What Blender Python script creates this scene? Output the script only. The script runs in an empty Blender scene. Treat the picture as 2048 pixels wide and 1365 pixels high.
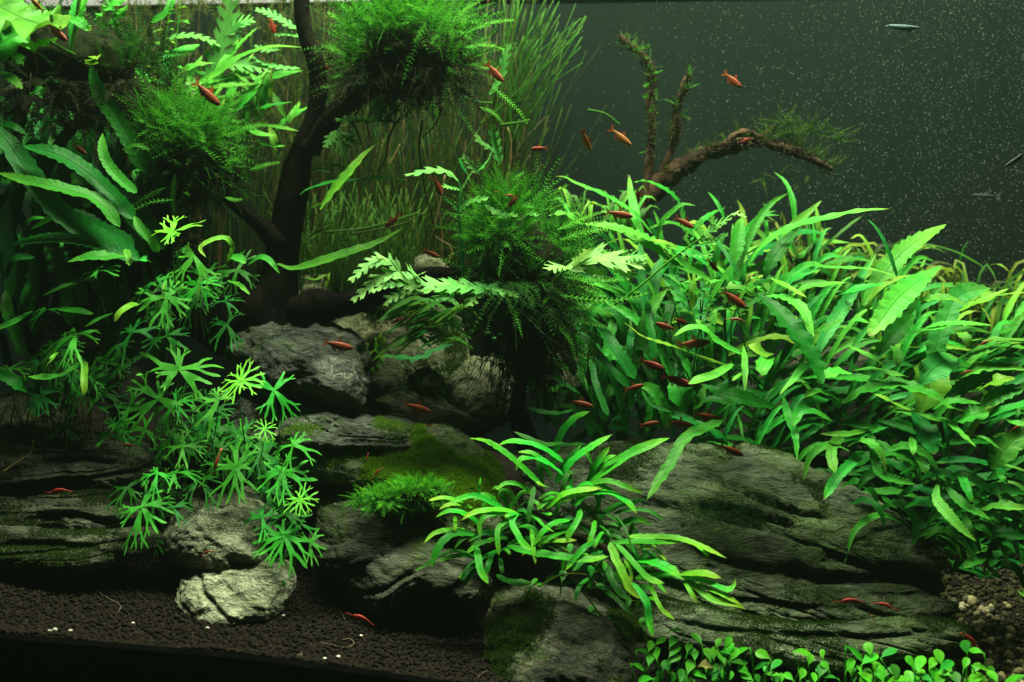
import bpy, math, random
import numpy as np
from mathutils import Vector, Matrix
random.seed(7); rng = np.random.default_rng(7)
sc = bpy.context.scene
COL = sc.collection
# ---------------------------------------------------------------- camera, world, lamps, exposure
K = 0.6/0.85/2048.0            # radians per photo pixel (51 mm lens)
CAMY, CAMZ = -0.85, 0.21       # front pane of the tank is y = 0
cam_d = bpy.data.cameras.new('camera'); cam = bpy.data.objects.new('camera', cam_d); COL.objects.link(cam)
cam_d.sensor_width = 36.0; cam_d.lens = 36.0/(K*2048.0)
cam.location = (0, CAMY, CAMZ); cam.rotation_euler = (math.radians(90), 0, 0)
cam_d.clip_start = 0.02; cam_d.clip_end = 50
cam_d.dof.use_dof = True; cam_d.dof.focus_distance = 0.955; cam_d.dof.aperture_fstop = 6.5
sc.camera = cam
w = bpy.data.worlds.new('World'); sc.world = w; w.use_nodes = True
w.node_tree.nodes['Background'].inputs[0].default_value = (0.42, 0.75, 0.5, 1)
w.node_tree.nodes['Background'].inputs[1].default_value = 0.004
def area(name, loc, sx, sy, power, col, rot=(0, 0, 0), spread=180):
    l = bpy.data.lights.new(name, 'AREA'); l.shape = 'RECTANGLE'; l.size = sx; l.size_y = sy
    l.energy = power; l.color = col; l.spread = math.radians(spread)
    o = bpy.data.objects.new(name, l); COL.objects.link(o); o.location = loc; o.rotation_euler = rot
    return o
LAMPC = (0.92, 1.0, 0.70)
area('tank_lamp', (0.22, 0.10, 1.0), 0.56, 0.10, 22.5, LAMPC)       # the fixture hangs over the water
area('tank_lamp', (-0.22, 0.10, 1.0), 0.36, 0.10, 11.5, LAMPC)
sc.view_settings.view_transform = 'Standard'; sc.view_settings.look = 'None'
sc.view_settings.exposure = 0.0; sc.view_settings.gamma = 1.0
sc.cycles.use_denoising = True
sc.cycles.max_bounces = 8; sc.cycles.diffuse_bounces = 2; sc.cycles.transparent_max_bounces = 12
sc.cycles.caustics_reflective = False; sc.cycles.caustics_refractive = False
sc.cycles.sample_clamp_indirect = 4.0
# ---------------------------------------------------------------- helpers
def W(px, py, d):
    return np.array([(px-1024.0)*K*d, d+CAMY, CAMZ-(py-682.5)*K*d])
def WA(P, D):
    P = np.asarray(P, float); D = np.broadcast_to(np.asarray(D, float), (len(P),))
    return np.stack([(P[:, 0]-1024.0)*K*D, D+CAMY, CAMZ-(P[:, 1]-682.5)*K*D], 1)
TILES = {'A': (1050, 330, 4.096), 'B': (1548, 330, 4.096), 'C': (1050, 600, 4.096), 'D': (1548, 600, 4.096),
         'E': (1548, 880, 4.096), 'F': (800, 840, 4.096), 'G': (1050, 960, 4.096), 'H': (1248, 1165, 4.096),
         'I': (1648, 1165, 5.12), 'R': (1150, 330, 2.275), '1': (0, 380, 4.096), '2': (0, 600, 4.096),
         '8': (0, 0, 5.11), 'L': (0, 0, 2.926), 'M': (600, 0, 3.413), 'N': (550, 320, 2.73), 'S': (0, 0, 1.0)}
def TL(t, pts):
    ox, oy, s = TILES[t]
    return [(ox+x/s, oy+y/s) for x, y in pts]
def hsh(i, j, k, seed):
    n = (i*374761393 + j*668265263 + k*2147483647 + seed*1274126177) & 0xffffffff
    n = ((n ^ (n >> 13))*1274126177) & 0xffffffff
    n = ((n ^ (n >> 16))*2246822519) & 0xffffffff
    return ((n ^ (n >> 15)) & 0xffffff)/float(0xffffff)*2-1
def vn(P, seed=0):
    P = np.asarray(P, float); f = np.floor(P); i = f.astype(np.int64); u = P-f; u = u*u*u*(u*(u*6-15)+10)
    r = 0
    for a in (0, 1):
        for b in (0, 1):
            for c in (0, 1):
                wgt = (u[:, 0] if a else 1-u[:, 0])*(u[:, 1] if b else 1-u[:, 1])*(u[:, 2] if c else 1-u[:, 2])
                r = r+wgt*hsh(i[:, 0]+a, i[:, 1]+b, i[:, 2]+c, seed)
    return r
def fbm(P, oct=4, seed=0, gain=.5):
    P = np.asarray(P, float); r = 0; a = 1.0; s = 0
    for o in range(oct):
        r = r+a*vn(P*2**o+o*17.3, seed+o); s += a; a *= gain
    return r/s
def mesh(name, V, F, mat=None, uv=None, smooth=True):
    me = bpy.data.meshes.new(name)
    V = np.asarray(V, np.float32); me.vertices.add(len(V)); me.vertices.foreach_set('co', V.ravel())
    if isinstance(F, np.ndarray):
        n = F.shape[1]; lt = np.full(len(F), n, np.int32); flat = F.ravel().astype(np.int32)
    else:
        lt = np.array([len(f) for f in F], np.int32); flat = np.array([v for f in F for v in f], np.int32)
    me.loops.add(len(flat)); me.loops.foreach_set('vertex_index', flat)
    me.polygons.add(len(lt)); ls = np.concatenate([[0], np.cumsum(lt)[:-1]]).astype(np.int32)
    me.polygons.foreach_set('loop_start', ls); me.polygons.foreach_set('loop_total', lt)
    me.polygons.foreach_set('use_smooth', np.full(len(lt), smooth))
    me.update(calc_edges=True)
    if uv is not None:
        l = me.uv_layers.new(name='UVMap'); l.data.foreach_set('uv', np.asarray(uv, np.float32)[flat].ravel())
    if mat is not None: me.materials.append(mat)
    return me
def obj(name, me, parent=None, loc=None):
    o = bpy.data.objects.new(name, me); COL.objects.link(o)
    if parent is not None: o.parent = parent
    if loc is not None: o.location = loc
    return o
def tag(o, label, cat, group=None, kind=None):
    if label: o['label'] = label
    if cat: o['category'] = cat
    if group: o['group'] = group
    if kind: o['kind'] = kind
    return o
def thing(name, label, cat, loc, group=None):
    o = bpy.data.objects.new(name, None); COL.objects.link(o); o.location = loc; o.empty_display_size = .01
    return tag(o, label, cat, group)
def part(name, V, F, mat, root, uv=None, smooth=True, up=None):
    base = np.array(root.location) if up is None else np.array(up)
    return obj(name, mesh(name, np.asarray(V)-base, F, mat, uv, smooth), root)
def cr(P, n):
    P = np.asarray(P, float)
    if len(P) == 2: P = np.stack([P[0], (P[0]+P[1])/2, P[1]])
    Q = np.concatenate([[2*P[0]-P[1]], P, [2*P[-1]-P[-2]]]); out = []
    for i in range(len(P)-1):
        a, b, c, e = Q[i:i+4]; t = np.linspace(0, 1, 12, endpoint=False)[:, None]
        out.append(.5*(2*b+(c-a)*t+(2*a-5*b+4*c-e)*t*t+(3*b-a-3*c+e)*t**3))
    C = np.concatenate(out+[P[-1:]]); L = np.concatenate([[0], np.cumsum(np.linalg.norm(np.diff(C, axis=0), axis=1))])
    s = np.linspace(0, L[-1], n)
    return np.stack([np.interp(s, L, C[:, k]) for k in range(C.shape[1])], 1)
def unit(v): return v/np.maximum(np.linalg.norm(v, axis=-1, keepdims=True), 1e-9)
def grid_faces(n, m, wrap=False):
    i, j = np.meshgrid(np.arange(n-1), np.arange(m if wrap else m-1), indexing='ij'); i = i.ravel(); j = j.ravel(); j2 = (j+1) % m
    return np.stack([i*m+j, i*m+j2, (i+1)*m+j2, (i+1)*m+j], 1)
def tube(P, R, sides=8, rough=0, scale=60, seed=0):
    P = np.asarray(P, float); n = len(P); R = np.broadcast_to(np.asarray(R, float), (n,))
    T = unit(np.gradient(P, axis=0)); ref = np.array([0.13, 1.0, 0.07]); A = unit(np.cross(T, ref)); B = np.cross(T, A)
    th = np.linspace(0, 2*np.pi, sides, endpoint=False)
    D = A[:, None, :]*np.cos(th)[None, :, None]+B[:, None, :]*np.sin(th)[None, :, None]
    V = P[:, None, :]+D*R[:, None, None]
    if rough:
        q = (V.reshape(-1, 3)*scale); q2 = q*np.array([1, 1, .35])
        nz = (fbm(q2, 4, seed)*rough).reshape(n, sides); V = V+D*(R[:, None]*nz)[:, :, None]
    V = V.reshape(-1, 3); F = [tuple(f) for f in grid_faces(n, sides, True)]
    F.append(tuple(range(sides-1, -1, -1))); F.append(tuple(range((n-1)*sides, n*sides)))
    return V, F
class Acc:
    def __init__(s): s.V = []; s.F = []; s.U = []; s.n = 0
    def add(s, V, F, U=None):
        s.V.append(np.asarray(V, float)); s.F += [tuple(int(i)+s.n for i in f) for f in F]
        s.U.append(np.zeros((len(V), 2)) if U is None else np.asarray(U, float)); s.n += len(V)
    def get(s): return np.concatenate(s.V), s.F, np.concatenate(s.U)
# ---------------------------------------------------------------- materials
class NT:
    def __init__(s, name):
        s.m = bpy.data.materials.new(name); s.m.use_nodes = True; s.t = s.m.node_tree
        s.t.nodes.clear(); s.out = s.t.nodes.new('ShaderNodeOutputMaterial')
    def n(s, ty, **kw):
        nd = s.t.nodes.new(ty)
        for k, v in kw.items():
            if k.startswith('i_'):
                nd.inputs[int(k[2:]) if k[2:].isdigit() else k[2:].replace('_', ' ')].default_value = v
            else: setattr(nd, k, v)
        return nd
    def l(s, a, b): s.t.links.new(a, b)
    def val(s, x, op, y=0.0, z=None, clamp=False):
        nd = s.n('ShaderNodeMath', operation=op, use_clamp=clamp)
        for i, q in enumerate((x, y, z)):
            if q is None: continue
            if isinstance(q, (int, float)): nd.inputs[i].default_value = q
            else: s.l(q, nd.inputs[i])
        return nd.outputs[0]
    def mix(s, f, a, b, blend='MIX'):
        nd = s.n('ShaderNodeMix', data_type='RGBA', blend_type=blend)
        for idx, q in ((0, f), (6, a), (7, b)):
            if isinstance(q, (int, float)): nd.inputs[idx].default_value = q
            elif isinstance(q, tuple): nd.inputs[idx].default_value = q if len(q) == 4 else (*q, 1)
            else: s.l(q, nd.inputs[idx])
        return nd.outputs[2]
    def noise(s, scale, detail=4, rough=.55, vec=None, dist=0):
        nd = s.n('ShaderNodeTexNoise'); nd.inputs['Scale'].default_value = scale; nd.inputs['Detail'].default_value = detail
        nd.inputs['Roughness'].default_value = rough; nd.inputs['Distortion'].default_value = dist
        if vec is not None: s.l(vec, nd.inputs['Vector'])
        return nd.outputs['Fac']
    def ramp(s, f, stops):
        nd = s.n('ShaderNodeValToRGB'); e = nd.color_ramp.elements
        while len(e) < len(stops): e.new(.5)
        for q, (p, c) in zip(e, stops):
            q.position = p; q.color = (c, c, c, 1) if isinstance(c, (int, float)) else (*c, 1)
        s.l(f, nd.inputs[0]); return nd.outputs[0]
    def pos(s): return s.n('ShaderNodeNewGeometry').outputs['Position']
    def bump(s, h, strength, dist):
        nd = s.n('ShaderNodeBump'); nd.inputs['Strength'].default_value = strength; nd.inputs['Distance'].default_value = dist
        s.l(h, nd.inputs['Height']); return nd.outputs[0]
    def princ(s, col, rough=.5, spec=.4, normal=None):
        p = s.n('ShaderNodeBsdfPrincipled')
        if isinstance(col, tuple): p.inputs['Base Color'].default_value = (*col, 1)
        else: s.l(col, p.inputs['Base Color'])
        if isinstance(rough, (int, float)): p.inputs['Roughness'].default_value = rough
        else: s.l(rough, p.inputs['Roughness'])
        p.inputs['Specular IOR Level'].default_value = spec
        if normal is not None: s.l(normal, p.inputs['Normal'])
        return p.outputs[0]
    def done(s, sh): s.l(sh, s.out.inputs['Surface']); return s.m
def leafmat(name, base, tip, tippos=.75, trans=.30, veins=9.0, vein=.5, speck=0.0, rough=.42, var=.5, ribdark=.55, patch=0.35):
    t = NT(name); uvn = t.n('ShaderNodeUVMap'); sp = t.n('ShaderNodeSeparateXYZ'); t.l(uvn.outputs[0], sp.inputs[0])
    u, v = sp.outputs[0], sp.outputs[1]; pos = t.pos()
    au = t.val(t.val(u, 'SUBTRACT', .5), 'ABSOLUTE')
    oi = t.n('ShaderNodeObjectInfo').outputs['Random']
    ft = t.val(t.val(v, 'SUBTRACT', tippos), 'MULTIPLY', 1/(1.001-tippos), clamp=True)
    nz = t.noise(160, 3, .6, pos)
    col = t.mix(t.val(ft, 'MULTIPLY', t.val(nz, 'MULTIPLY', 1.5), clamp=True), base, tip)
    nl = t.noise(45, 3, .6, pos)
    col = t.mix(t.val(t.ramp(nl, [(.42, 0), (.62, 1)]), 'MULTIPLY', patch), col, tuple(min(1, c*f) for c, f in zip(base, (2.4, 1.45, 1.2))))
    rib = t.val(t.val(au, 'MULTIPLY', -28.0), 'ADD', 1.0, clamp=True)
    col = t.mix(t.val(rib, 'MULTIPLY', ribdark), col, tuple(c*.35 for c in base))
    if speck:
        vo = t.noise(900, 2, .5, pos)
        col = t.mix(t.val(t.ramp(vo, [(.60, 0), (.68, 1)]), 'MULTIPLY', speck), col, (0.01, 0.035, 0.008))
    sm = t.ramp(t.noise(110, 4, .65, pos), [(.56, 0), (.70, 1)]); col = t.mix(t.val(sm, 'MULTIPLY', .5), col, tuple(c*.35 for c in base))
    bt = t.val(t.val(t.val(v, 'ADD', t.val(nz, 'MULTIPLY', .25)), 'SUBTRACT', 1.04), 'MULTIPLY', 12.0, clamp=True); col = t.mix(t.val(bt, 'MULTIPLY', t.val(t.val(oi, 'SUBTRACT', .7), 'MULTIPLY', 4.0, clamp=True)), col, (0.16, 0.11, 0.03))
    hv = t.n('ShaderNodeHueSaturation')
    t.l(t.val(t.val(oi, 'MULTIPLY', .026), 'ADD', .482), hv.inputs['Hue'])
    t.l(t.val(t.val(oi, 'MULTIPLY', var), 'ADD', 1-var/2), hv.inputs['Value']); t.l(col, hv.inputs['Color'])
    col = hv.outputs[0]
    ph = t.val(t.val(v, 'MULTIPLY', veins*6.283), 'SUBTRACT', t.val(au, 'MULTIPLY', 7.0))
    q = t.val(t.val(t.val(ph, 'SINE'), 'ABSOLUTE'), 'MULTIPLY', t.val(au, 'MULTIPLY', 2.0, clamp=True))
    h = t.val(t.val(q, 'MULTIPLY', vein*.45), 'SUBTRACT', t.val(rib, 'MULTIPLY', .5))
    h = t.val(h, 'ADD', t.val(t.noise(300, 3, .6, pos), 'MULTIPLY', .6))
    nrm = t.bump(h, .5, .0007)
    p = t.princ(col, rough, .10, nrm)
    tr = t.n('ShaderNodeBsdfTranslucent'); tc = t.mix(.35, col, t.mix(1.0, col, (1.0, 1.0, .25), 'MULTIPLY'))
    t.l(tc, tr.inputs[0]); t.l(nrm, tr.inputs[1])
    ms = t.n('ShaderNodeMixShader'); ms.inputs[0].default_value = trans; t.l(p, ms.inputs[1]); t.l(tr.outputs[0], ms.inputs[2])
    return t.done(ms.outputs[0])
FERN = leafmat('fern_green', (0.022, 0.285, 0.026), (0.11, 0.44, 0.04), .70, speck=.55, vein=1.0)
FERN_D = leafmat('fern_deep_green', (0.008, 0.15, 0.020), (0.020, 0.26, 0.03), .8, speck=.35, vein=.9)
FERN_L = leafmat('fern_light_green', (0.062, 0.355, 0.036), (0.20, 0.48, 0.06), .6, vein=1.0, speck=.2)
FERN_B = leafmat('fern_cool_green', (0.032, 0.27, 0.05), (0.12, 0.42, 0.06), .75, vein=1.2)
FERN_Y = leafmat('fern_yellow_green', (0.11, 0.38, 0.03), (0.30, 0.50, 0.06), .5, speck=.2, vein=.6)
TRI = leafmat('trident_green', (0.022, 0.36, 0.018), (0.22, 0.54, 0.035), .62, speck=.6, vein=.35, veins=5)
TRI_D = leafmat('trident_deep_green', (0.012, 0.17, 0.014), (0.05, 0.30, 0.02), .75, speck=.5, vein=.3, veins=5)
TRI_Y = leafmat('trident_yellow', (0.10, 0.44, 0.020), (0.38, 0.56, 0.06), .5, speck=.35, vein=.3, veins=5)
STAR = leafmat('star_green', (0.026, 0.32, 0.026), (0.10, 0.46, 0.05), .6, veins=3, vein=.1, ribdark=0, rough=.5, var=.35)
STAR_D = leafmat('star_deep_green', (0.012, 0.16, 0.018), (0.03, 0.26, 0.03), .7, veins=3, vein=.1, ribdark=0, rough=.5)
STAR_Y = leafmat('star_bright', (0.12, 0.50, 0.035), (0.26, 0.60, 0.06), .5, veins=3, vein=.1, ribdark=0, rough=.5, var=.2)
WIST = leafmat('wisteria_green', (0.09, 0.36, 0.075), (0.15, 0.42, 0.09), .6, veins=4, vein=.3, ribdark=-.5, rough=.55)
WIST_P = leafmat('wisteria_pale', (0.17, 0.42, 0.12), (0.24, 0.50, 0.16), .6, veins=4, vein=.3, ribdark=-.3, rough=.55, var=.25)
WIST_D = leafmat('wisteria_deep', (0.018, 0.20, 0.05), (0.04, 0.28, 0.06), .7, veins=4, vein=.3, rough=.5)
SPOON = leafmat('spoon_green', (0.060, 0.46, 0.022), (0.11, 0.54, 0.03), .6, veins=2, vein=.1, ribdark=.15, rough=.33, var=.25, patch=.2)
SPOON_D = leafmat('spoon_deep_green', (0.02, 0.24, 0.02), (0.03, 0.28, 0.02), .7, veins=2, vein=.1, ribdark=.1, rough=.4)
STALK = leafmat('stalk_green', (0.03, 0.16, 0.015), (0.05, 0.25, 0.02), .7, veins=1, vein=0, ribdark=0)
REED = leafmat('reed_olive', (0.024, 0.040, 0.008), (0.04, 0.085, 0.012), .6, veins=1, vein=0, ribdark=0, var=.6)
REED_G = leafmat('reed_green', (0.026, 0.11, 0.012), (0.06, 0.22, 0.020), .6, veins=1, vein=0, ribdark=0)
REED_T = leafmat('reed_tan', (0.12, 0.11, 0.04), (0.18, 0.17, 0.06), .6, veins=1, vein=0, ribdark=0)
GRASS_Y = leafmat('grass_yellow', (0.10, 0.21, 0.018), (0.24, 0.27, 0.03), .5, veins=1, vein=0, ribdark=0)
def mossmat(name, a, b, c):
    t = NT(name); uvn = t.n('ShaderNodeUVMap'); sp = t.n('ShaderNodeSeparateXYZ'); t.l(uvn.outputs[0], sp.inputs[0])
    col = t.mix(t.val(t.noise(38, 2, .5, t.pos()), 'MULTIPLY', 1.0), t.mix(sp.outputs[0], a, b), c)
    col = t.mix(sp.outputs[1], col, t.mix(1.0, col, (2.0, 1.5, 1.0), 'MULTIPLY'))
    p = t.princ(col, .6, .10); tr = t.n('ShaderNodeBsdfTranslucent'); t.l(col, tr.inputs[0])
    ms = t.n('ShaderNodeMixShader'); ms.inputs[0].default_value = .35; t.l(p, ms.inputs[1]); t.l(tr.outputs[0], ms.inputs[2])
    return t.done(ms.outputs[0])
MOSS = mossmat('moss_green', (0.02, 0.15, 0.012), (0.06, 0.28, 0.02), (0.035, 0.22, 0.015))
MOSS_D = mossmat('moss_dark', (0.008, 0.045, 0.006), (0.02, 0.10, 0.010), (0.012, 0.07, 0.008))  # dark moss, also shade put into colour for undersides and shaded clumps
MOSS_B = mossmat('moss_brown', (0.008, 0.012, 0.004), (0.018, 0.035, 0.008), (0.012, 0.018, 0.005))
MOSS_L = mossmat('moss_bright', (0.05, 0.28, 0.018), (0.12, 0.42, 0.03), (0.06, 0.34, 0.02))
def plainmat(name, a, b, scale, rough=.7, bump=.4, bd=.001, spec=.05, detail=5):
    t = NT(name); pos = t.pos(); n1 = t.noise(scale, detail, .6, pos)
    col = t.mix(t.ramp(n1, [(.35, 0), (.65, 1)]), a, b)
    return t.done(t.princ(col, rough, spec, t.bump(t.noise(scale*3, 4, .6, pos), bump, bd)))
ROOTM = plainmat('root_brown', (0.010, 0.010, 0.005), (0.035, 0.028, 0.012), 80)
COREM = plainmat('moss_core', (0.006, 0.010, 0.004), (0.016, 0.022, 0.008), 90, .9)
def woodmat(name, a, b):
    t = NT(name); pos = t.pos(); mp = t.n('ShaderNodeMapping'); t.l(pos, mp.inputs[0]); mp.inputs['Scale'].default_value = (1, 1, .3)
    n1 = t.noise(70, 6, .65, mp.outputs[0], .6); n2 = t.noise(260, 4, .6, mp.outputs[0])
    col = t.mix(t.ramp(n1, [(.35, 0), (.7, 1)]), a, b)
    al = t.ramp(t.noise(30, 3, .6, pos), [(.55, 0), (.75, 1)]); col = t.mix(t.val(al, 'MULTIPLY', .4), col, (0.02, 0.035, 0.01))
    h = t.val(n1, 'ADD', t.val(n2, 'MULTIPLY', .6))
    return t.done(t.princ(col, .75, .05, t.bump(h, .8, .003)))
WOOD = woodmat('driftwood_dark', (0.002, 0.0014, 0.001), (0.009, 0.0058, 0.004))
WOOD2 = woodmat('driftwood_brown', (0.016, 0.010, 0.007), (0.11, 0.065, 0.038))
def rockmat(name, a, b, algae=.5, acol=(0.05, 0.10, 0.012), vein=.5, vcol=(0.42, 0.42, 0.34), stretch=(1, 1, 1), rot=0.0, ascale=26, pits=0.5):
    t = NT(name); pos = t.pos(); mp = t.n('ShaderNodeMapping'); t.l(pos, mp.inputs[0])
    mp.inputs['Rotation'].default_value = (0, rot, 0); mp.inputs['Scale'].default_value = stretch; q = mp.outputs[0]
    n1 = t.noise(22, 8, .62, q, .4); n2 = t.noise(90, 6, .65, q); n3 = t.noise(420, 4, .7, q)
    col = t.mix(t.ramp(n1, [(.32, 0), (.68, 1)]), a, b)
    col = t.mix(t.val(t.ramp(n2, [(.45, 0), (.75, 1)]), 'MULTIPLY', .5), col, tuple(min(1, c*1.9) for c in b))
    col = t.mix(t.val(t.ramp(n3, [(.30, 1), (.46, 0)]), 'MULTIPLY', pits), col, tuple(c*.3 for c in a))
    if vein:
        rd = t.val(t.val(t.noise(16, 5, .6, q, 1.4), 'SUBTRACT', .5), 'ABSOLUTE')
        rv = t.ramp(rd, [(0, 1), (.012, 0)]); rv = t.val(rv, 'MULTIPLY', t.ramp(t.noise(24, 2, .5, pos), [(.45, 0), (.62, 1)]))
        col = t.mix(t.val(rv, 'MULTIPLY', vein), col, vcol)
    mp2 = t.n('ShaderNodeMapping'); t.l(pos, mp2.inputs[0]); mp2.inputs['Rotation'].default_value = (0, rot, 0); mp2.inputs['Scale'].default_value = (.42, .6, 1.3) if stretch != (1, 1, 1) else (.7, .8, 1.2)
    n4 = t.noise(85, 6, .65, mp2.outputs[0], .8); col = t.mix(t.val(t.ramp(n4, [(.34, 1), (.46, 0)]), 'MULTIPLY', .6), col, tuple(c*.25 for c in a))
    n5 = t.noise(9, 3, .6, pos); col = t.mix(t.val(t.ramp(n5, [(.40, 1), (.62, 0)]), 'MULTIPLY', .5), col, tuple(c*.7 for c in a))
    am = t.noise(ascale, 6, .68, pos); af = t.ramp(am, [(.60-.2*algae, 0), (.72-.2*algae, 1)])
    fine = t.ramp(t.noise(700, 3, .65, pos), [(.38, 0), (.6, 1)])
    col = t.mix(t.val(t.val(af, 'MULTIPLY', fine), 'MULTIPLY', .9), col, acol)
    h = t.val(t.val(t.val(n1, 'MULTIPLY', 1.2), 'ADD', t.val(t.val(n2, 'MULTIPLY', .8), 'ADD', t.val(n3, 'MULTIPLY', .35))), 'ADD', t.val(t.ramp(n4, [(.3, 0), (.55, 1)]), 'MULTIPLY', .9))
    return t.done(t.princ(col, .75, .10, t.bump(h, 1.0, .006)))
ROCK = rockmat('rock_grey', (0.045, 0.05, 0.045), (0.16, 0.17, 0.145), .3, vein=.9)
ROCK_M = rockmat('rock_mossy', (0.075, 0.08, 0.052), (0.22, 0.23, 0.15), 1.1, (0.05, 0.135, 0.010), .5)
ROCK_S = rockmat('rock_slate', (0.056, 0.070, 0.046), (0.225, 0.262, 0.172), .85, (0.060, 0.115, 0.014), .7, stretch=(.55, .7, 1.35), rot=math.radians(-13))
ROCK_P = rockmat('rock_pale', (0.10, 0.105, 0.06), (0.27, 0.27, 0.165), .8, (0.03, 0.06, 0.012), .2, ascale=40)
ROCK_Y = rockmat('rock_cream', (0.33, 0.35, 0.22), (0.56, 0.58, 0.42), .5, (0.10, 0.15, 0.02), .2, ascale=30)
ROCK_K = rockmat('rock_dark', (0.034, 0.036, 0.028), (0.12, 0.124, 0.09), .5, vein=.8, stretch=(.5, .7, 1.5))
SOILM = plainmat('soil_brown', (0.006, 0.0042, 0.0032), (0.021, 0.0150, 0.0120), 300, .85, .5, .0008)
PEBM = None
def randmat(name, stops, rough=.6, nscale=500):
    t = NT(name); oi = t.n('ShaderNodeObjectInfo').outputs['Random']; col = t.ramp(oi, stops)
    n = t.noise(nscale, 4, .6, t.pos()); col = t.mix(t.ramp(n, [(.3, .0), (.75, .55)]), col, (0.03, 0.035, 0.015))
    return t.done(t.princ(col, rough, .3, t.bump(n, .3, .0006)))
PEBM = randmat('pebble_beige', [(0, (0.04, 0.042, 0.028)), (.38, (0.07, 0.07, 0.04)), (.45, (0.30, 0.25, 0.11)), (.8, (0.46, 0.40, 0.22)), (.9, (0.32, 0.15, 0.08)), (1, (0.5, 0.47, 0.32))])
# ---------------------------------------------------------------- tank: back panel, waterline, ground
def backmat():
    t = NT('back_panel'); pos = t.pos(); mp = t.n('ShaderNodeMapping'); t.l(pos, mp.inputs[0]); mp.inputs['Scale'].default_value = (1, 1, .12)
    n = t.noise(28, 4, .6, mp.outputs[0]); n2 = t.noise(5, 2, .5, pos)
    col = t.mix(n, (0.006, 0.0125, 0.0095), (0.011, 0.020, 0.0155)); col = t.mix(t.val(n2, 'MULTIPLY', .5), col, (0.007, 0.013, 0.010))
    return t.done(t.princ(col, .8, .03))
# the tank stands slightly askew to the lens: its right end is nearer
BL, BR = (-0.62, 0.385), (0.62, 0.300)
def wall_strip(z0, z1, off, thick, mat, name):
    n = np.array([BL[1]-BR[1], 0]); V = []
    for (x, y) in (BL, BR):
        for dy in (off, off+thick):
            for z in (z0, z1): V.append((x, y+dy, z))
    F = [(0, 4, 5, 1), (2, 3, 7, 6), (1, 5, 7, 3), (0, 2, 6, 4), (0, 1, 3, 2), (4, 6, 7, 5)]
    return mesh(name, V, F, mat, smooth=False)
bp = obj('back_wall', wall_strip(0.0, 0.4905, 0, .006, backmat(), 'back_wall')); tag(bp, 'dark grey green frosted rear wall of the aquarium', None, kind='structure')
rim = obj('reflection_strip', wall_strip(0.491, 0.54, -.002, .010, plainmat('reflection_lavender', (0.40, 0.38, 0.44), (0.46, 0.43, 0.48), 20, .5, .1), 'reflection_strip')); tag(rim, 'pale lavender strip standing in for the bright reflection under the water surface', None, kind='structure')  # added strip, the bright reflection of the water surface put into its colour
def watermat():
    t = NT('water_surface'); fr = t.n('ShaderNodeFresnel'); fr.inputs[0].default_value = 1.33
    tb = t.n('ShaderNodeBsdfTransparent'); tb.inputs[0].default_value = (.97, 1, .97, 1)
    gl = t.n('ShaderNodeBsdfGlossy'); gl.inputs['Roughness'].default_value = .05
    t.l(t.bump(t.noise(30, 2, .5, t.pos()), .2, .01), gl.inputs['Normal'])
    ms = t.n('ShaderNodeMixShader'); t.l(t.val(fr.outputs[0], 'MULTIPLY', .25), ms.inputs[0]); t.l(tb.outputs[0], ms.inputs[1]); t.l(gl.outputs[0], ms.inputs[2])
    return t.done(ms.outputs[0])
nx, ny = 60, 22
gx = np.linspace(-.60, .60, nx)
VV = []
for j in range(ny):
    for x in gx:
        yb = BL[1]+(BR[1]-BL[1])*(x-BL[0])/(BR[0]-BL[0])-.004
        y = .004+(yb-.004)*j/(ny-1); VV.append((x, y, .4875+.0006*math.sin(x*40+y*25)))
wt = obj('water', mesh('water', VV, grid_faces(ny, nx), watermat())); tag(wt, 'still water surface of the aquarium', None, kind='structure')
FL = [(-200, 1236), (0, 1262), (250, 1283), (450, 1300), (700, 1330), (1000, 1372), (1400, 1420), (2300, 1440)]
def front_py(px): return np.interp(px, [a for a, b in FL], [b for a, b in FL])
def ground_z(x, y):
    x = np.asarray(x, float); y = np.asarray(y, float); d0 = .862
    px = 1024+x/(K*d0); zf = CAMZ-(front_py(px)-682.5)*K*d0
    s = np.clip((y-.012), 0, .4)
    z = zf+.235*s+.30*np.clip(s-.10, 0, .12)
    P = np.stack([x*18, y*18, 0*x], -1).reshape(-1, 3)
    return z+.0035*fbm(P, 3, 5).reshape(x.shape)
nx, ny = 150, 70
X, Y = np.meshgrid(np.linspace(-.60, .60, nx), np.linspace(.004, .36, ny)**1.0)
Y = Y*np.interp(X, [-.6, .6], [1.04, .82])
Z = ground_z(X, Y); V = np.stack([X, Y, Z], -1).reshape(-1, 3)
gb = V.copy().reshape(ny, nx, 3)
skirt = gb[0].copy(); skirt[:, 2] = -.03
V2 = np.concatenate([V, skirt]); F2 = [tuple(f) for f in grid_faces(ny, nx)]+[(i, ny*nx+i, ny*nx+i+1, i+1) for i in range(nx-1)]
ground = obj('ground', mesh('ground', V2, F2, SOILM)); tag(ground, 'dark brown aquarium soil bed', None, kind='structure')
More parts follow.
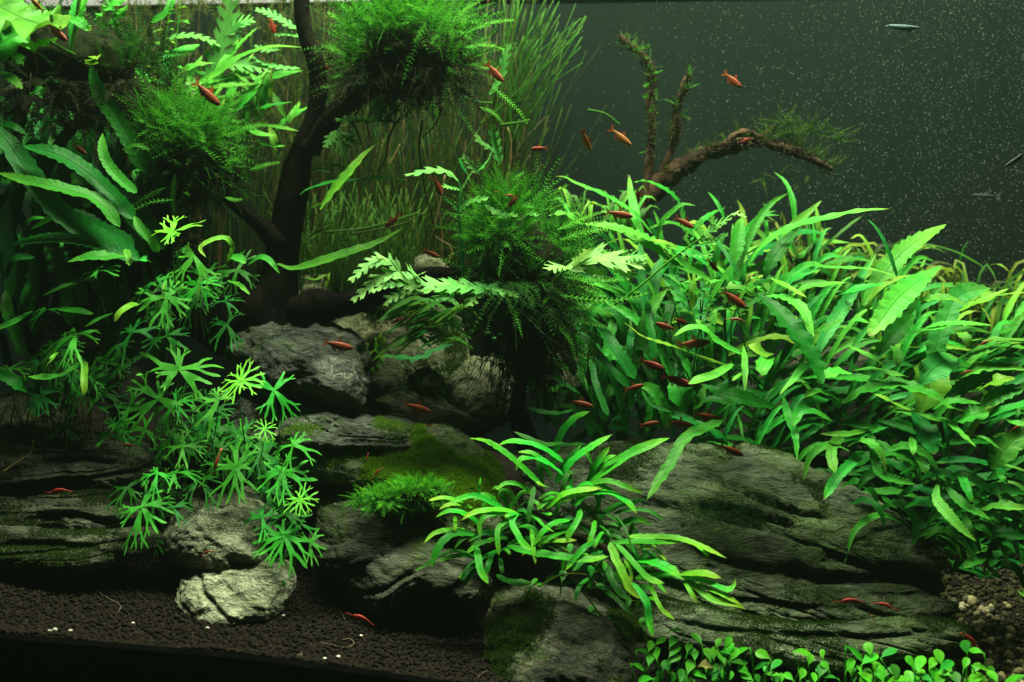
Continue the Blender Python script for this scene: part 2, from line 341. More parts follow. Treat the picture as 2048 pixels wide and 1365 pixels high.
# black trim of the stand along the foot of the front pane
tb = []
xs = np.linspace(-.45, .45, 40)
for x in xs:
    px = 1024+x/(K*.849); z = CAMZ-(front_py(px)+6-682.5)*K*.849
    tb += [(x, -.004, z-.002), (x, .0015, z), (x, .0015, -.06), (x, -.004, -.06)]
Ft = [tuple(f) for f in grid_faces(40, 4, True)]+[(0, 1, 2, 3), (159, 158, 157, 156)]
tr = obj('tank_trim', mesh('tank_trim', tb, Ft, plainmat('trim_black', (0.001, 0.001, 0.001), (0.002, 0.002, 0.002), 60, .95, .1, .001, .0), smooth=False)); tag(tr, 'black trim along the lower front edge of the aquarium', 'tank trim')
V, F = tube([W(8, 1210, .84), W(14, 1300, .84), W(22, 1400, .84)], [.006, .007, .008], 12)
tpost = obj('cabinet_post', mesh('cabinet_post', V, F, plainmat('post_brown', (0.02, 0.016, 0.014), (0.03, 0.024, 0.02), 60, .5, .1))); 
bpy.data.objects.remove(tpost)
# ---------------------------------------------------------------- soil grains (uncountable) and pebbles
def ico(sub):
    ph = (1+5**.5)/2
    v = [(-1, ph, 0), (1, ph, 0), (-1, -ph, 0), (1, -ph, 0), (0, -1, ph), (0, 1, ph), (0, -1, -ph), (0, 1, -ph), (ph, 0, -1), (ph, 0, 1), (-ph, 0, -1), (-ph, 0, 1)]
    f = [(0, 11, 5), (0, 5, 1), (0, 1, 7), (0, 7, 10), (0, 10, 11), (1, 5, 9), (5, 11, 4), (11, 10, 2), (10, 7, 6), (7, 1, 8), (3, 9, 4), (3, 4, 2), (3, 2, 6), (3, 6, 8), (3, 8, 9), (4, 9, 5), (2, 4, 11), (6, 2, 10), (8, 6, 7), (9, 8, 1)]
    v = [unit(np.array(q, float)) for q in v]
    for _ in range(sub):
        c = {}; nf = []
        def mid(a, b):
            k = (min(a, b), max(a, b))
            if k not in c: v.append(unit(v[a]+v[b])); c[k] = len(v)-1
            return c[k]
        for a, b, e in f:
            x, y, z = mid(a, b), mid(b, e), mid(e, a); nf += [(a, x, z), (b, y, x), (e, z, y), (x, y, z)]
        f = nf
    return np.array(v), np.array(f)
I0, I1, I2, I3 = ico(0), ico(1), ico(2), ico(3)
def rotmats(n):
    q = rng.normal(size=(n, 4)); q /= np.linalg.norm(q, axis=1, keepdims=True); a, b, c, d = q.T
    return np.stack([1-2*(c*c+d*d), 2*(b*c-a*d), 2*(b*d+a*c), 2*(b*c+a*d), 1-2*(b*b+d*d), 2*(c*d-a*b), 2*(b*d-a*c), 2*(c*d+a*b), 1-2*(b*b+c*c)], 1).reshape(n, 3, 3)
def scatter_balls(C, R, base, aniso=.35):
    bv, bf = base; n = len(C); sc3 = 1+aniso*rng.uniform(-1, 1, (n, 1, 3))
    V = (bv[None]*sc3)@rotmats(n); V = V*R[:, None, None]+C[:, None, :]
    F = bf[None]+(np.arange(n)*len(bv))[:, None, None]
    return V.reshape(-1, 3), F.reshape(-1, 3)
n = 17000
gxs = rng.uniform(-.345, .10, n); gys = .004+.125*rng.uniform(0, 1, n)**1.15
R = rng.uniform(.0009, .00165, n); C = np.stack([gxs, gys, ground_z(gxs, gys)+R*rng.uniform(-.2, .9, n)], 1)
nr_ = gys < .022; V, F = scatter_balls(C[nr_], R[nr_], I1); V2, F2 = scatter_balls(C[~nr_], R[~nr_], I0)
so = obj('soil_grains', mesh('soil_grains', np.concatenate([V, V2]), np.concatenate([F, F2+len(V)]), SOILM)); tag(so, 'loose round grains of dark brown aquarium soil', 'soil', kind='stuff')
gxs = rng.uniform(-.40, -.14, 3000); gys = .12+.16*rng.uniform(0, 1, 3000); R = rng.uniform(.0011, .0020, 3000); C = np.stack([gxs, gys, ground_z(gxs, gys)+R*rng.uniform(-.2, .9, 3000)], 1); V, F = scatter_balls(C, R, I0)
o = obj('rear_grains', mesh('rear_grains', V, F, SOILM), so); o['kind'] = 'stuff'
gxs = rng.uniform(.20, .40, 6500); gys = .004+.21*rng.uniform(0, 1, 6500)**1.1; R = rng.uniform(.0010, .0024, 6500); C = np.stack([gxs, gys, ground_z(gxs, gys)+R*rng.uniform(-.3, .7, 6500)], 1); V, F = scatter_balls(C, R, I0)
so = obj('gravel', mesh('gravel', V, F, plainmat('gravel_dark', (0.010, 0.012, 0.006), (0.075, 0.066, 0.032), 260, .8, .5, .0008))); tag(so, 'dark fine gravel under the pale pebbles beyond the slab end', 'gravel', kind='stuff')
pm = []
for k in range(5):
    v = I2[0].copy(); v = v*(1+.28*fbm(v*1.3, 2, 40+k))[:, None]*np.array([1, .85, .7]); pm.append(mesh('pebble', v, I2[1], PEBM))
cnt = 0
for k in range(600):
    px = random.uniform(1660, 2070); d = random.uniform(.865, 1.0)
    x = (px-1024)*K*d; y = d+CAMY
    if px < 1850+random.uniform(-60, 60) and d > .895: continue
    if cnt >= 280: break
    r = random.uniform(.0017, .0046); z = float(ground_z(np.array([x]), np.array([y]))[0])
    o = obj('pebble', pm[k % 5], ground, (x, y, z+r*random.uniform(.1, .9))); o.scale = (r,)*3
    o.rotation_euler = (random.uniform(0, 6), random.uniform(0, 6), random.uniform(0, 6)); cnt += 1
# ---------------------------------------------------------------- rocks
TM = mossmat('turf_bright', (0.06, 0.17, 0.010), (0.16, 0.34, 0.02), (0.08, 0.22, 0.012)); TD = mossmat('turf_dull', (0.014, 0.045, 0.006), (0.045, 0.10, 0.012), (0.02, 0.06, 0.008))
TURF = []
def turf(V, F, root_o, base, dens, mask_lo, seed, ln, mat, up=.25):
    # short algae and moss blades rooted on the stone
    F = np.asarray(F); a, b, c, e = (V[F[:, k]] for k in range(4)); n = np.cross(c-a, e-b); ar = np.linalg.norm(n, axis=1); n = n/np.maximum(ar, 1e-12)[:, None]; ce = (a+b+c+e)/4
    if (n*(ce-V.mean(0))).sum(1).mean() < 0: n = -n
    k = fbm(ce*26, 4, seed)-mask_lo; p = np.clip(k*5, 0, 1)*np.clip((n[:, 2]-up)*2.5, 0, 1)*(n[:, 1] < .5)*ar
    cnt = int(dens*p.sum()*1e4); 
    if cnt < 5: return
    idx = rng.choice(len(F), cnt, p=p/p.sum()); w1, w2 = rng.uniform(size=(2, cnt, 1)); P = (a[idx]*(1-w1)+b[idx]*w1)*(1-w2)+(e[idx]*(1-w1)+c[idx]*w1)*w2
    d = unit(n[idx]+np.array([0, -.2, .5])+rng.normal(size=(cnt, 3))*.7); L = ln*rng.uniform(.4, 1.3, (cnt, 1)); sd = unit(np.cross(d, rng.normal(size=(cnt, 3))))*ln*.16
    P = P-n[idx]*ln*.1; Q = np.stack([P-sd, P+sd, P+d*L], 1).reshape(-1, 3); U = np.stack([np.repeat(rng.uniform(size=cnt), 3), np.tile([0, 0, 1.], cnt)], 1)
    o = obj('algae', mesh('algae', Q-base, np.arange(cnt*3).reshape(-1, 3), mat, U, smooth=False), root_o); o['kind'] = 'stuff'
def rock(name, label, outline, d, T, mat, tilt=0.5, nt=200, nr=90, amp=.012, freq=28, strata=0, sdir=(-.22, -.3, 1.0), sth=.02, groove=.006, seed=1, blocky=.75, parent=None, center=None, rough=.0025, jag=11.0, moss=None, cracks=None):
    P = np.array(outline, float)
    c = np.array(center, float) if center is not None else P.mean(0)
    Q = cr(np.concatenate([P, P[:1]]), 721); nq = Q-c; ang = np.arctan2(nq[:, 1], nq[:, 0]); per = np.stack([Q[:, 0]*.02, Q[:, 1]*.02, np.full(721, seed*3.3)], 1); qj = fbm(per, 2, seed)*5+2.5; qj = np.floor(qj)+np.clip((qj-np.floor(qj)-.5)*4, 0, 1)
    Q = Q+unit(nq)*(jag*(.7*fbm(per*2.2, 4, seed+2)+.35*(qj-2.5)*.4)*1.0)[:, None]; Q[-1] = Q[0]
    ns = int(max(40, math.sqrt(nt*nr)*.68)); ax = np.linspace(-1, 1, ns); aa, bb = np.meshgrid(ax, ax, indexing='ij')
    uu = aa*np.sqrt(1-bb*bb/2); vv = bb*np.sqrt(1-aa*aa/2); rho = np.clip(np.sqrt(uu*uu+vv*vv), 0, 1).ravel(); th = (np.arctan2(vv, uu).ravel() % (2*np.pi))/(2*np.pi)*720
    q = np.stack([np.interp(th, np.arange(721), Q[:, k]) for k in (0, 1)], 1)
    sn = np.sin(rho*np.pi/2)**max(blocky, .8); co = np.abs(np.cos(rho*np.pi/2))**.8
    pp = c+(q-c)*sn[:, None]; til = tilt*(pp[:, 1]-c[1])*K*d
    V = np.concatenate([WA(pp, d-T*co-til), WA(pp, d+T*co-til)])
    gf = grid_faces(ns, ns); F = np.concatenate([gf, gf[:, ::-1]+ns*ns])
    m = len(V)
    # outward direction
    cc = W(c[0], c[1], d); D = unit((V-cc)*np.array([1, 1.4, 1]))
    q5 = fbm(V*freq, 4, seed)*4.5+.35*fbm(V*freq*4, 3, seed+4); f5 = np.floor(q5); r5 = q5-f5; st5 = np.clip((r5-.62)/.38, 0, 1); ter = (f5+st5*st5*(3-2*st5)+.25*r5)/4.5
    disp = amp*(.45*fbm(V*freq*.8, 3, seed)+.75*ter)+rough*.55*fbm(V*freq*6, 3, seed+9)
    if cracks:
        dv = V[:, 1]-CAMY; vp = np.stack([1024+V[:, 0]/(K*dv), 682.5-(V[:, 2]-CAMZ)/(K*dv)], 1)+np.stack([fbm(V*60, 3, 5), fbm(V*60, 3, 6)], 1)*5
        for cpts, cw, cd in cracks:
            ca = np.array(cpts, float)
            if ca[:, 0].max() < P[:, 0].min() or ca[:, 0].min() > P[:, 0].max() or ca[:, 1].max() < P[:, 1].min()-30 or ca[:, 1].min() > P[:, 1].max()+30: continue
            cq = cr(ca, 28); dm = np.sqrt(((vp[:, None, :]-cq[None])**2).sum(2)); k = dm.argmin(1); dm = dm.min(1); tp = np.sin(np.pi*np.clip(k/27, .02, .98))**.5
            disp -= cd*tp*np.exp(-(dm/cw)**2)
            below = np.clip((vp[:, 1]-cq[k, 1])/14, 0, 1)*np.clip(1-dm/45, 0, 1); disp -= cd*.35*tp*below
    if strata:
        sv = np.array(sdir, float); sv /= np.linalg.norm(sv)
        h = V@sv+.006*fbm(V*np.array([10, 10, 22]), 4, seed+3)+.0005*fbm(V*90, 3, seed+8)
        for lev, (th, am, gr) in enumerate(((sth, strata, groove), (sth*.31, strata*.28, groove*.36), (sth*.11, strata*.10, groove*.10))):
            q = h/th; fi = np.floor(q); fr = q-fi
            lr = vn(np.stack([fi*7.13+seed, V[:, 0]*5+fi*3.1, V[:, 2]*3], 1), seed+5+lev)
            lr2 = vn(np.stack([(fi+1)*7.13+seed, V[:, 0]*5+(fi+1)*3.1, V[:, 2]*3], 1), seed+5+lev)
            tt = np.clip((fr-.86)/.14, 0, 1); disp += am*(lr*(1-tt)+lr2*tt)
            g = np.exp(-((fr-.93)/.06)**2)*np.clip(.55+1.4*fbm(np.stack([V[:, 0]*8, V[:, 1]*8, fi*5.0], 1), 3, seed+21+lev), 0, 1.2)
            disp -= gr*g
    V = V+D*disp[:, None]
    if parent is None:
        base = np.array([cc[0], cc[1], V[:, 2].min()])
        o = obj(name, mesh(name, V-base, F, mat), None, base); o = tag(o, label, 'rock')
        if moss: turf(V, F, o, base, *moss)
        return o
    o = part(name, V, F, mat, parent)
    if moss: turf(V, F, o, np.array(parent.location), *moss)
    return o
rock('rock', 'dark grey rounded boulder with white veins under the driftwood trunk', [(455, 690), (480, 655), (530, 640), (590, 652), (640, 645), (690, 655), (725, 690), (742, 750), (735, 795), (700, 818), (650, 812), (600, 802), (560, 792), (500, 790), (462, 745)], 1.035, .04, ROCK, .55, amp=.010, freq=34, seed=11)
rock('rock', 'small grey rock half hidden behind the star leaves', [(445, 850), (465, 785), (520, 775), (570, 800), (590, 860), (560, 920), (490, 930), (450, 900)], 1.03, .035, ROCK, .4, amp=.008, seed=12)
rock('rock', 'grey flat topped stone wedged above the mossy boulder', [(545, 872), (600, 826), (655, 814), (720, 830), (800, 836), (850, 862), (830, 895), (740, 905), (640, 905), (570, 898)], 1.0, .032, ROCK, .8, amp=.008, freq=40, strata=.004, sth=.016, sdir=(.1, -.3, 1), seed=13, moss=(200, .12, 7, .002, TM, .2))
rock('rock', 'large moss covered boulder in the middle with bright algae on top', [(560, 905), (620, 872), (700, 862), (790, 850), (850, 848), (920, 860), (955, 895), (990, 935), (1014, 985), (1028, 1040), (1000, 1090), (930, 1100), (850, 1050), (780, 1015), (720, 985), (650, 965), (590, 940)], .99, .036, ROCK_M, .75, amp=.010, freq=32, seed=14, moss=(520, -.05, 3, .0028, TM, .1))
rock('rock', 'dark cracked rock under the mossy boulder ending in a pale point', [(632, 1000), (690, 975), (770, 1005), (850, 1040), (930, 1085), (975, 1130), (990, 1190), (940, 1215), (870, 1190), (810, 1195), (765, 1230), (725, 1205), (680, 1170), (648, 1120), (630, 1060)], .952, .032, ROCK_K, .8, amp=.009, freq=30, strata=.005, sth=.016, sdir=(-.45, -.3, 1), groove=.005, seed=15)
rock('rock', 'dark stone with cream veins at the bottom edge below the trident fern', [(978, 1195), (1040, 1172), (1150, 1185), (1240, 1230), (1290, 1300), (1300, 1430), (1120, 1450), (955, 1430), (978, 1340), (966, 1260)], .905, .032, rockmat('rock_veined', (0.036, 0.040, 0.028), (0.13, 0.135, 0.095), .4, vein=1.0, vcol=(0.30, 0.29, 0.18)), .6, amp=.009, freq=34, seed=16, moss=(300, .05, 4, .0024, TD, -.1))
CRK = [([(1540, 978), (1590, 998), (1618, 1014)], 5, .008), ([(1568, 1010), (1621, 1028), (1665, 1041), (1705, 1062)], 5, .010), ([(1395, 1012), (1470, 1018), (1548, 1036), (1600, 1050), (1628, 1070)], 7, .011), ([(1636, 1121), (1690, 1119), (1750, 1136), (1845, 1140)], 7, .012), ([(1560, 1145), (1616, 1156), (1719, 1163), (1800, 1164)], 9, .016), ([(1740, 1184), (1800, 1191), (1885, 1192)], 6, .011), ([(1560, 1268), (1680, 1276), (1780, 1278), (1850, 1270), (1905, 1258)], 7, .013), ([(1230, 995), (1330, 1008), (1400, 1032)], 6, .009), ([(1360, 1092), (1460, 1128), (1560, 1150)], 6, .010), ([(1290, 1168), (1420, 1195), (1560, 1212), (1680, 1222)], 7, .012), ([(1160, 940), (1260, 950), (1340, 972)], 5, .007), ([(1330, 1240), (1440, 1262), (1540, 1270)], 6, .010)]
SLT = dict(cracks=CRK, amp=.009, freq=24, strata=.0045, sdir=(.30, -.25, 1.0), sth=.015, groove=.0075, rough=.0028)
def layered(label, loc, core, plates, mat, kw):
    r = thing('rock', label, 'rock', loc)
    rock('core', None, core[0], core[1], core[2], mat, .5, 200, 90, parent=r, seed=77, **kw)
    for i, (o, d, T, tl) in enumerate(plates): rock('layer', None, o, d, T, mat, tl, 280, 124, parent=r, seed=81+i*7, moss=(260, .06, 5+i, .0017, TD, .1), **kw)
    return r
layered('big layered slate slab sloping across the front under the broad ferns', W(1500, 1330, .96),
    ([(1060, 960), (1200, 915), (1400, 905), (1560, 925), (1700, 1000), (1830, 1080), (1860, 1150), (1890, 1240), (1850, 1300), (1600, 1320), (1350, 1280), (1180, 1190), (1080, 1100)], .985, .045),
    [([(1030, 925), (1130, 893), (1300, 880), (1450, 884), (1568, 902), (1655, 946), (1745, 990), (1832, 1050), (1893, 1098), (1888, 1142), (1810, 1150), (1700, 1118), (1560, 1100), (1400, 1068), (1230, 1055), (1080, 1035)], .985, .022, .85),
     ([(1090, 1012), (1230, 1008), (1400, 1030), (1540, 1062), (1680, 1085), (1790, 1118), (1872, 1140), (1810, 1185), (1690, 1185), (1560, 1180), (1420, 1150), (1270, 1125), (1110, 1090)], .964, .018, .85),
     ([(1180, 1085), (1330, 1095), (1480, 1128), (1620, 1158), (1760, 1160), (1870, 1190), (1908, 1222), (1800, 1262), (1640, 1252), (1470, 1246), (1310, 1215), (1200, 1160)], .942, .018, .85),
     ([(1240, 1180), (1400, 1208), (1540, 1230), (1700, 1240), (1850, 1228), (1952, 1262), (1905, 1302), (1740, 1330), (1520, 1328), (1340, 1300), (1260, 1250)], .918, .020, .85)], ROCK_S, SLT)
KD = rockmat('rock_slate_dark', (0.048, 0.052, 0.038), (0.17, 0.175, 0.125), .6, (0.03, 0.06, 0.012), .3, stretch=(.4, .6, 1.6))
layered('long dark layered rock lying along the soil by the tank corner', W(130, 1140, .98),
    ([(-60, 930), (100, 895), (260, 910), (300, 960), (280, 1040), (285, 1085), (150, 1115), (-60, 1105)], 1.0, .04),
    [([(-70, 902), (50, 872), (170, 862), (285, 878), (325, 912), (312, 960), (200, 985), (60, 990), (-70, 995)], .988, .024, .85),
     ([(-70, 972), (50, 958), (170, 955), (265, 975), (296, 1015), (225, 1062), (90, 1060), (-70, 1070)], .966, .020, .85),
     ([(-70, 1045), (60, 1030), (180, 1038), (300, 1052), (318, 1092), (245, 1122), (150, 1147), (60, 1132), (-70, 1130)], .945, .022, .8)], KD, dict(SLT, sdir=(-.06, -.25, 1), cracks=[([(-30, 985), (80, 972), (200, 970)], 7, .012), ([(20, 1045), (130, 1038), (260, 1050)], 8, .013), ([(60, 925), (160, 918), (270, 930)], 5, .008), ([(-30, 1095), (90, 1088), (200, 1100)], 7, .011)]))
rock('rock', 'small flat grey stone half buried at the edge of the soil', [(-40, 1168), (20, 1152), (56, 1168), (50, 1190), (-40, 1196)], .935, .015, ROCK, .5, 80, 40, amp=.004, seed=23)
rock('rock', 'speckled pale rock balanced on top of a cream stone', [(328, 1070), (346, 1025), (395, 998), (455, 982), (515, 990), (550, 1030), (547, 1082), (527, 1120), (455, 1150), (400, 1138), (352, 1122), (330, 1095)], .962, .034, rockmat('rock_speckled', (0.20, 0.21, 0.15), (0.46, 0.47, 0.34), .7, (0.025, 0.055, 0.01), .1, ascale=34, pits=.5), .95, jag=18.0, amp=.008, freq=36, strata=.001, sdir=(.5, -.3, 1), sth=.03, groove=.002, seed=24)
rock('rock', 'cream stone resting on the soil at the base of the stack', [(364, 1160), (430, 1132), (510, 1116), (574, 1126), (580, 1175), (566, 1215), (530, 1250), (470, 1275), (428, 1288), (385, 1275), (362, 1230)], .928, .030, ROCK_Y, .70, jag=10.0, amp=.006, freq=30, strata=.0025, sdir=(.45, -.3, 1), sth=.014, groove=.003, seed=25)
rock('rock', 'pale yellowish boulder far back behind the moss covered branch', [(640, 650), (700, 612), (780, 596), (860, 606), (920, 650), (935, 720), (905, 795), (820, 815), (740, 805), (690, 730)], 1.11, .04, ROCK_P, .65, amp=.010, freq=30, seed=26, moss=(300, .02, 6, .0026, TD, .1))
rock('rock', 'squared grey stone beside the thin upright driftwood stem', [(872, 790), (895, 745), (950, 715), (1015, 715), (1030, 760), (1028, 838), (960, 855), (895, 835)], 1.08, .035, rockmat('rock_back', (0.12, 0.125, 0.085), (0.30, 0.30, 0.20), .5), .5, amp=.008, seed=27)
rock('rock', 'low dark rock lying in the gap under the centre moss clump', [(735, 800), (800, 772), (880, 800), (960, 840), (990, 862), (900, 872), (790, 850)], 1.055, .03, ROCK_K, .6, amp=.006, seed=28)
rock('rock', 'dim grey stone behind the drooping star leaves', [(45, 650), (130, 622), (205, 655), (195, 705), (120, 725), (55, 705)], 1.06, .035, ROCK_K, .5, 120, 60, amp=.008, seed=29)
rock('rock', 'lit cream topped rock behind the thin grass tuft', [(-40, 800), (60, 785), (135, 805), (150, 850), (80, 880), (-40, 880)], 1.05, .035, ROCK_P, .6, 140, 70, amp=.009, seed=30)
rock('rock', 'narrow upright dark stone between the star leaf stalks', [(215, 800), (235, 750), (265, 728), (290, 760), (280, 830), (240, 860)], 1.05, .03, ROCK_K, .4, 120, 60, amp=.007, seed=31)
rock('rock', 'mottled rock showing through the roots behind the dark straps', [(1060, 720), (1100, 672), (1160, 655), (1220, 700), (1220, 780), (1130, 800), (1070, 780)], 1.10, .035, ROCK_P, .5, 140, 70, amp=.010, seed=32)
rock('rock', 'small pale stone behind the small orange fish at the branch', [(815, 545), (830, 518), (868, 512), (905, 535), (900, 560), (840, 565)], 1.12, .025, ROCK_P, .5, 100, 50, amp=.006, seed=33)
rock('rock', 'pale stone glimpsed between the trunk foot and the grass', [(575, 590), (600, 555), (650, 560), (672, 600), (640, 640), (590, 640)], 1.13, .03, ROCK_P, .5, 100, 50, amp=.008, seed=34)
rock('rock', 'dark rock hidden in shadow beneath the broad ferns', [(1420, 900), (1480, 780), (1650, 700), (1850, 720), (2000, 830), (2080, 1000), (2060, 1150), (1980, 1120), (1840, 1020), (1650, 940)], 1.13, .04, ROCK_K, .5, 160, 80, amp=.012, seed=35)
# ---------------------------------------------------------------- driftwood
def limb(root, name, pts, d, r, mat=WOOD, n=60, sides=20, rough=.35, seed=3):
    P = cr(np.array([(a, b, c) for (a, b), c in zip(pts, d)], float), n)
    R = np.interp(np.linspace(0, 1, n), np.linspace(0, 1, len(r)), r)*K*P[:, 2]
    V, F = tube(WA(P[:, :2], P[:, 2]), R, sides, rough if mat is WOOD else .75, 70 if mat is WOOD else 130, seed)
    return part(name, V, F, mat, root)
dw = thing('driftwood', 'tall dark driftwood trunk with side branches standing on the grey boulder', 'driftwood', W(560, 650, 1.06))
limb(dw, 'trunk', [(525, 700), (545, 610), (566, 500), (582, 400), (598, 320), (625, 255), (636, 190), (632, 130), (612, 70), (604, 20), (606, -70)], [1.06]*4+[1.058, 1.055, 1.053, 1.05, 1.05, 1.05, 1.05], [85, 54, 34, 30, 32, 24, 19, 18, 17, 17, 17], n=90, sides=28, rough=.22)
limb(dw, 'branch', [(618, 300), (650, 250), (700, 208), (760, 170), (830, 140)], [1.055, 1.05, 1.045, 1.04, 1.04], [26, 22, 20, 16, 10], seed=4)
limb(dw, 'branch', [(560, 640), (610, 618), (680, 610), (740, 596), (800, 565), (860, 552), (940, 552), (1020, 560)], [1.068, 1.05, 1.04, 1.03, 1.02, 1.015, 1.012, 1.01], [30, 36, 26, 20, 18, 17, 15, 10], seed=5, n=80)
limb(dw, 'branch', [(560, 490), (520, 450), (470, 410), (420, 370), (380, 340)], [1.055, 1.05, 1.045, 1.04, 1.04], [24, 15, 11, 9, 6], seed=6)
limb(dw, 'branch', [(560, 640), (500, 640), (450, 660), (400, 650), (330, 600)], [1.06, 1.06, 1.06, 1.06, 1.06], [70, 62, 46, 26, 10], seed=7)
ds = thing('driftwood', 'thin upright driftwood stem holding up the centre moss clump', 'driftwood', W(1040, 860, 1.03))
limb(ds, 'stem', [(1058, 890), (1036, 815), (1046, 745), (1028, 670), (1045, 560)], [1.035, 1.03, 1.035, 1.025, 1.02], [26, 15, 13, 16, 12], seed=8, rough=.5)
limb(ds, 'twig', [(1040, 780), (1062, 730), (1080, 690), (1085, 640)], [1.03, 1.025, 1.02, 1.015], [9, 7, 6, 4], seed=18, rough=.5)
limb(ds, 'twig', [(1036, 720), (1010, 690), (985, 660)], [1.03, 1.02, 1.01], [8, 6, 4], seed=19, rough=.5)
db = thing('driftwood_branch', 'bare brown driftwood branch with three prongs rising behind the ferns', 'driftwood', W(1280, 450, 1.11))
limb(db, 'branch', [(1262, 470), (1288, 415), (1330, 365), (1380, 322), (1430, 302), (1480, 290), (1520, 285)], [1.11]*7, [19, 18, 19, 19, 14, 12, 10], WOOD2, seed=9, n=80)
limb(db, 'prong', [(1520, 285), (1545, 290), (1590, 305), (1630, 322), (1665, 340)], [1.11, 1.108, 1.105, 1.10, 1.10], [10, 9, 8, 7, 4], WOOD2, seed=10)
limb(db, 'prong', [(1515, 288), (1530, 272), (1552, 250)], [1.11, 1.108, 1.105], [9, 8, 5], WOOD2, seed=11, n=24)
limb(db, 'prong', [(1300, 400), (1320, 355), (1338, 310), (1352, 265), (1355, 215), (1368, 170), (1378, 148)], [1.11]*7, [11, 9, 8, 8, 8, 8, 5], WOOD2, seed=12)
limb(db, 'prong', [(1292, 400), (1298, 340), (1303, 260), (1302, 200), (1304, 150), (1290, 115), (1262, 92), (1238, 72)], [1.11, 1.11, 1.11, 1.112, 1.115, 1.115, 1.115, 1.115], [12, 9, 8, 8, 9, 8, 7, 5], WOOD2, seed=13)
limb(db, 'prong', [(1440, 304), (1470, 272), (1500, 266), (1522, 276)], [1.105]*4, [8, 7, 6, 4], WOOD2, seed=14, n=24)
# ---------------------------------------------------------------- moss
def frond(acc, B, D, L, leaf, nseg=12, curl=0.3, tone=0.5, wide=.34, side=None, stem=.00018):
    D = unit(np.asarray(D, float)); g = np.array([0, 0, -1.0]); t = np.linspace(0, 1, nseg+1)[:, None]
    r = unit(rng.normal(size=3)); cv = unit(g*curl+r*.5)
    P = B+D*L*t+cv*(L*.35*curl)*t*t
    T = unit(np.gradient(P, axis=0))
    S = unit(np.cross(T, unit(rng.normal(size=3)*.6+np.array([0, -.6, .9])))) if side is None else unit(np.cross(T, side))
    N = np.cross(S, T)
    ll = leaf*(1-.75*t[:-1]**1.6)*rng.uniform(.75, 1.2, (nseg, 1))
    vs = []; fs = []; us = []; b = 0
    for sg in (1, -1):
        d2 = S[:-1]*sg*.80+T[:-1]*.55+N[:-1]*rng.uniform(-.35, .35, (nseg, 1))
        p0 = P[:-1]-T[:-1]*ll*wide*.5; p1 = P[:-1]+T[:-1]*ll*wide*.5; p2 = P[:-1]+d2*ll
        pm = P[:-1]+d2*ll*.55+T[:-1]*ll*wide*.42
        q = np.stack([p0, p1, p2], 1).reshape(-1, 3); vs.append(q)
        fs += [(b+3*i, b+3*i+1, b+3*i+2) for i in range(nseg)]; b += len(q)
        us.append(np.stack([np.full(len(q), tone), np.repeat(t[:-1, 0], 3)], 1))
    w = stem*(1-.6*t); q = np.stack([P-N*w+S*w, P+N*w], 1).reshape(-1, 3); vs.append(q)
    fs += [(b+2*i, b+2*i+1, b+2*i+3, b+2*i+2) for i in range(nseg)]; us.append(np.stack([np.full(len(q), tone*.6), np.zeros(len(q))], 1))
    acc.add(np.concatenate(vs), fs, np.concatenate(us))
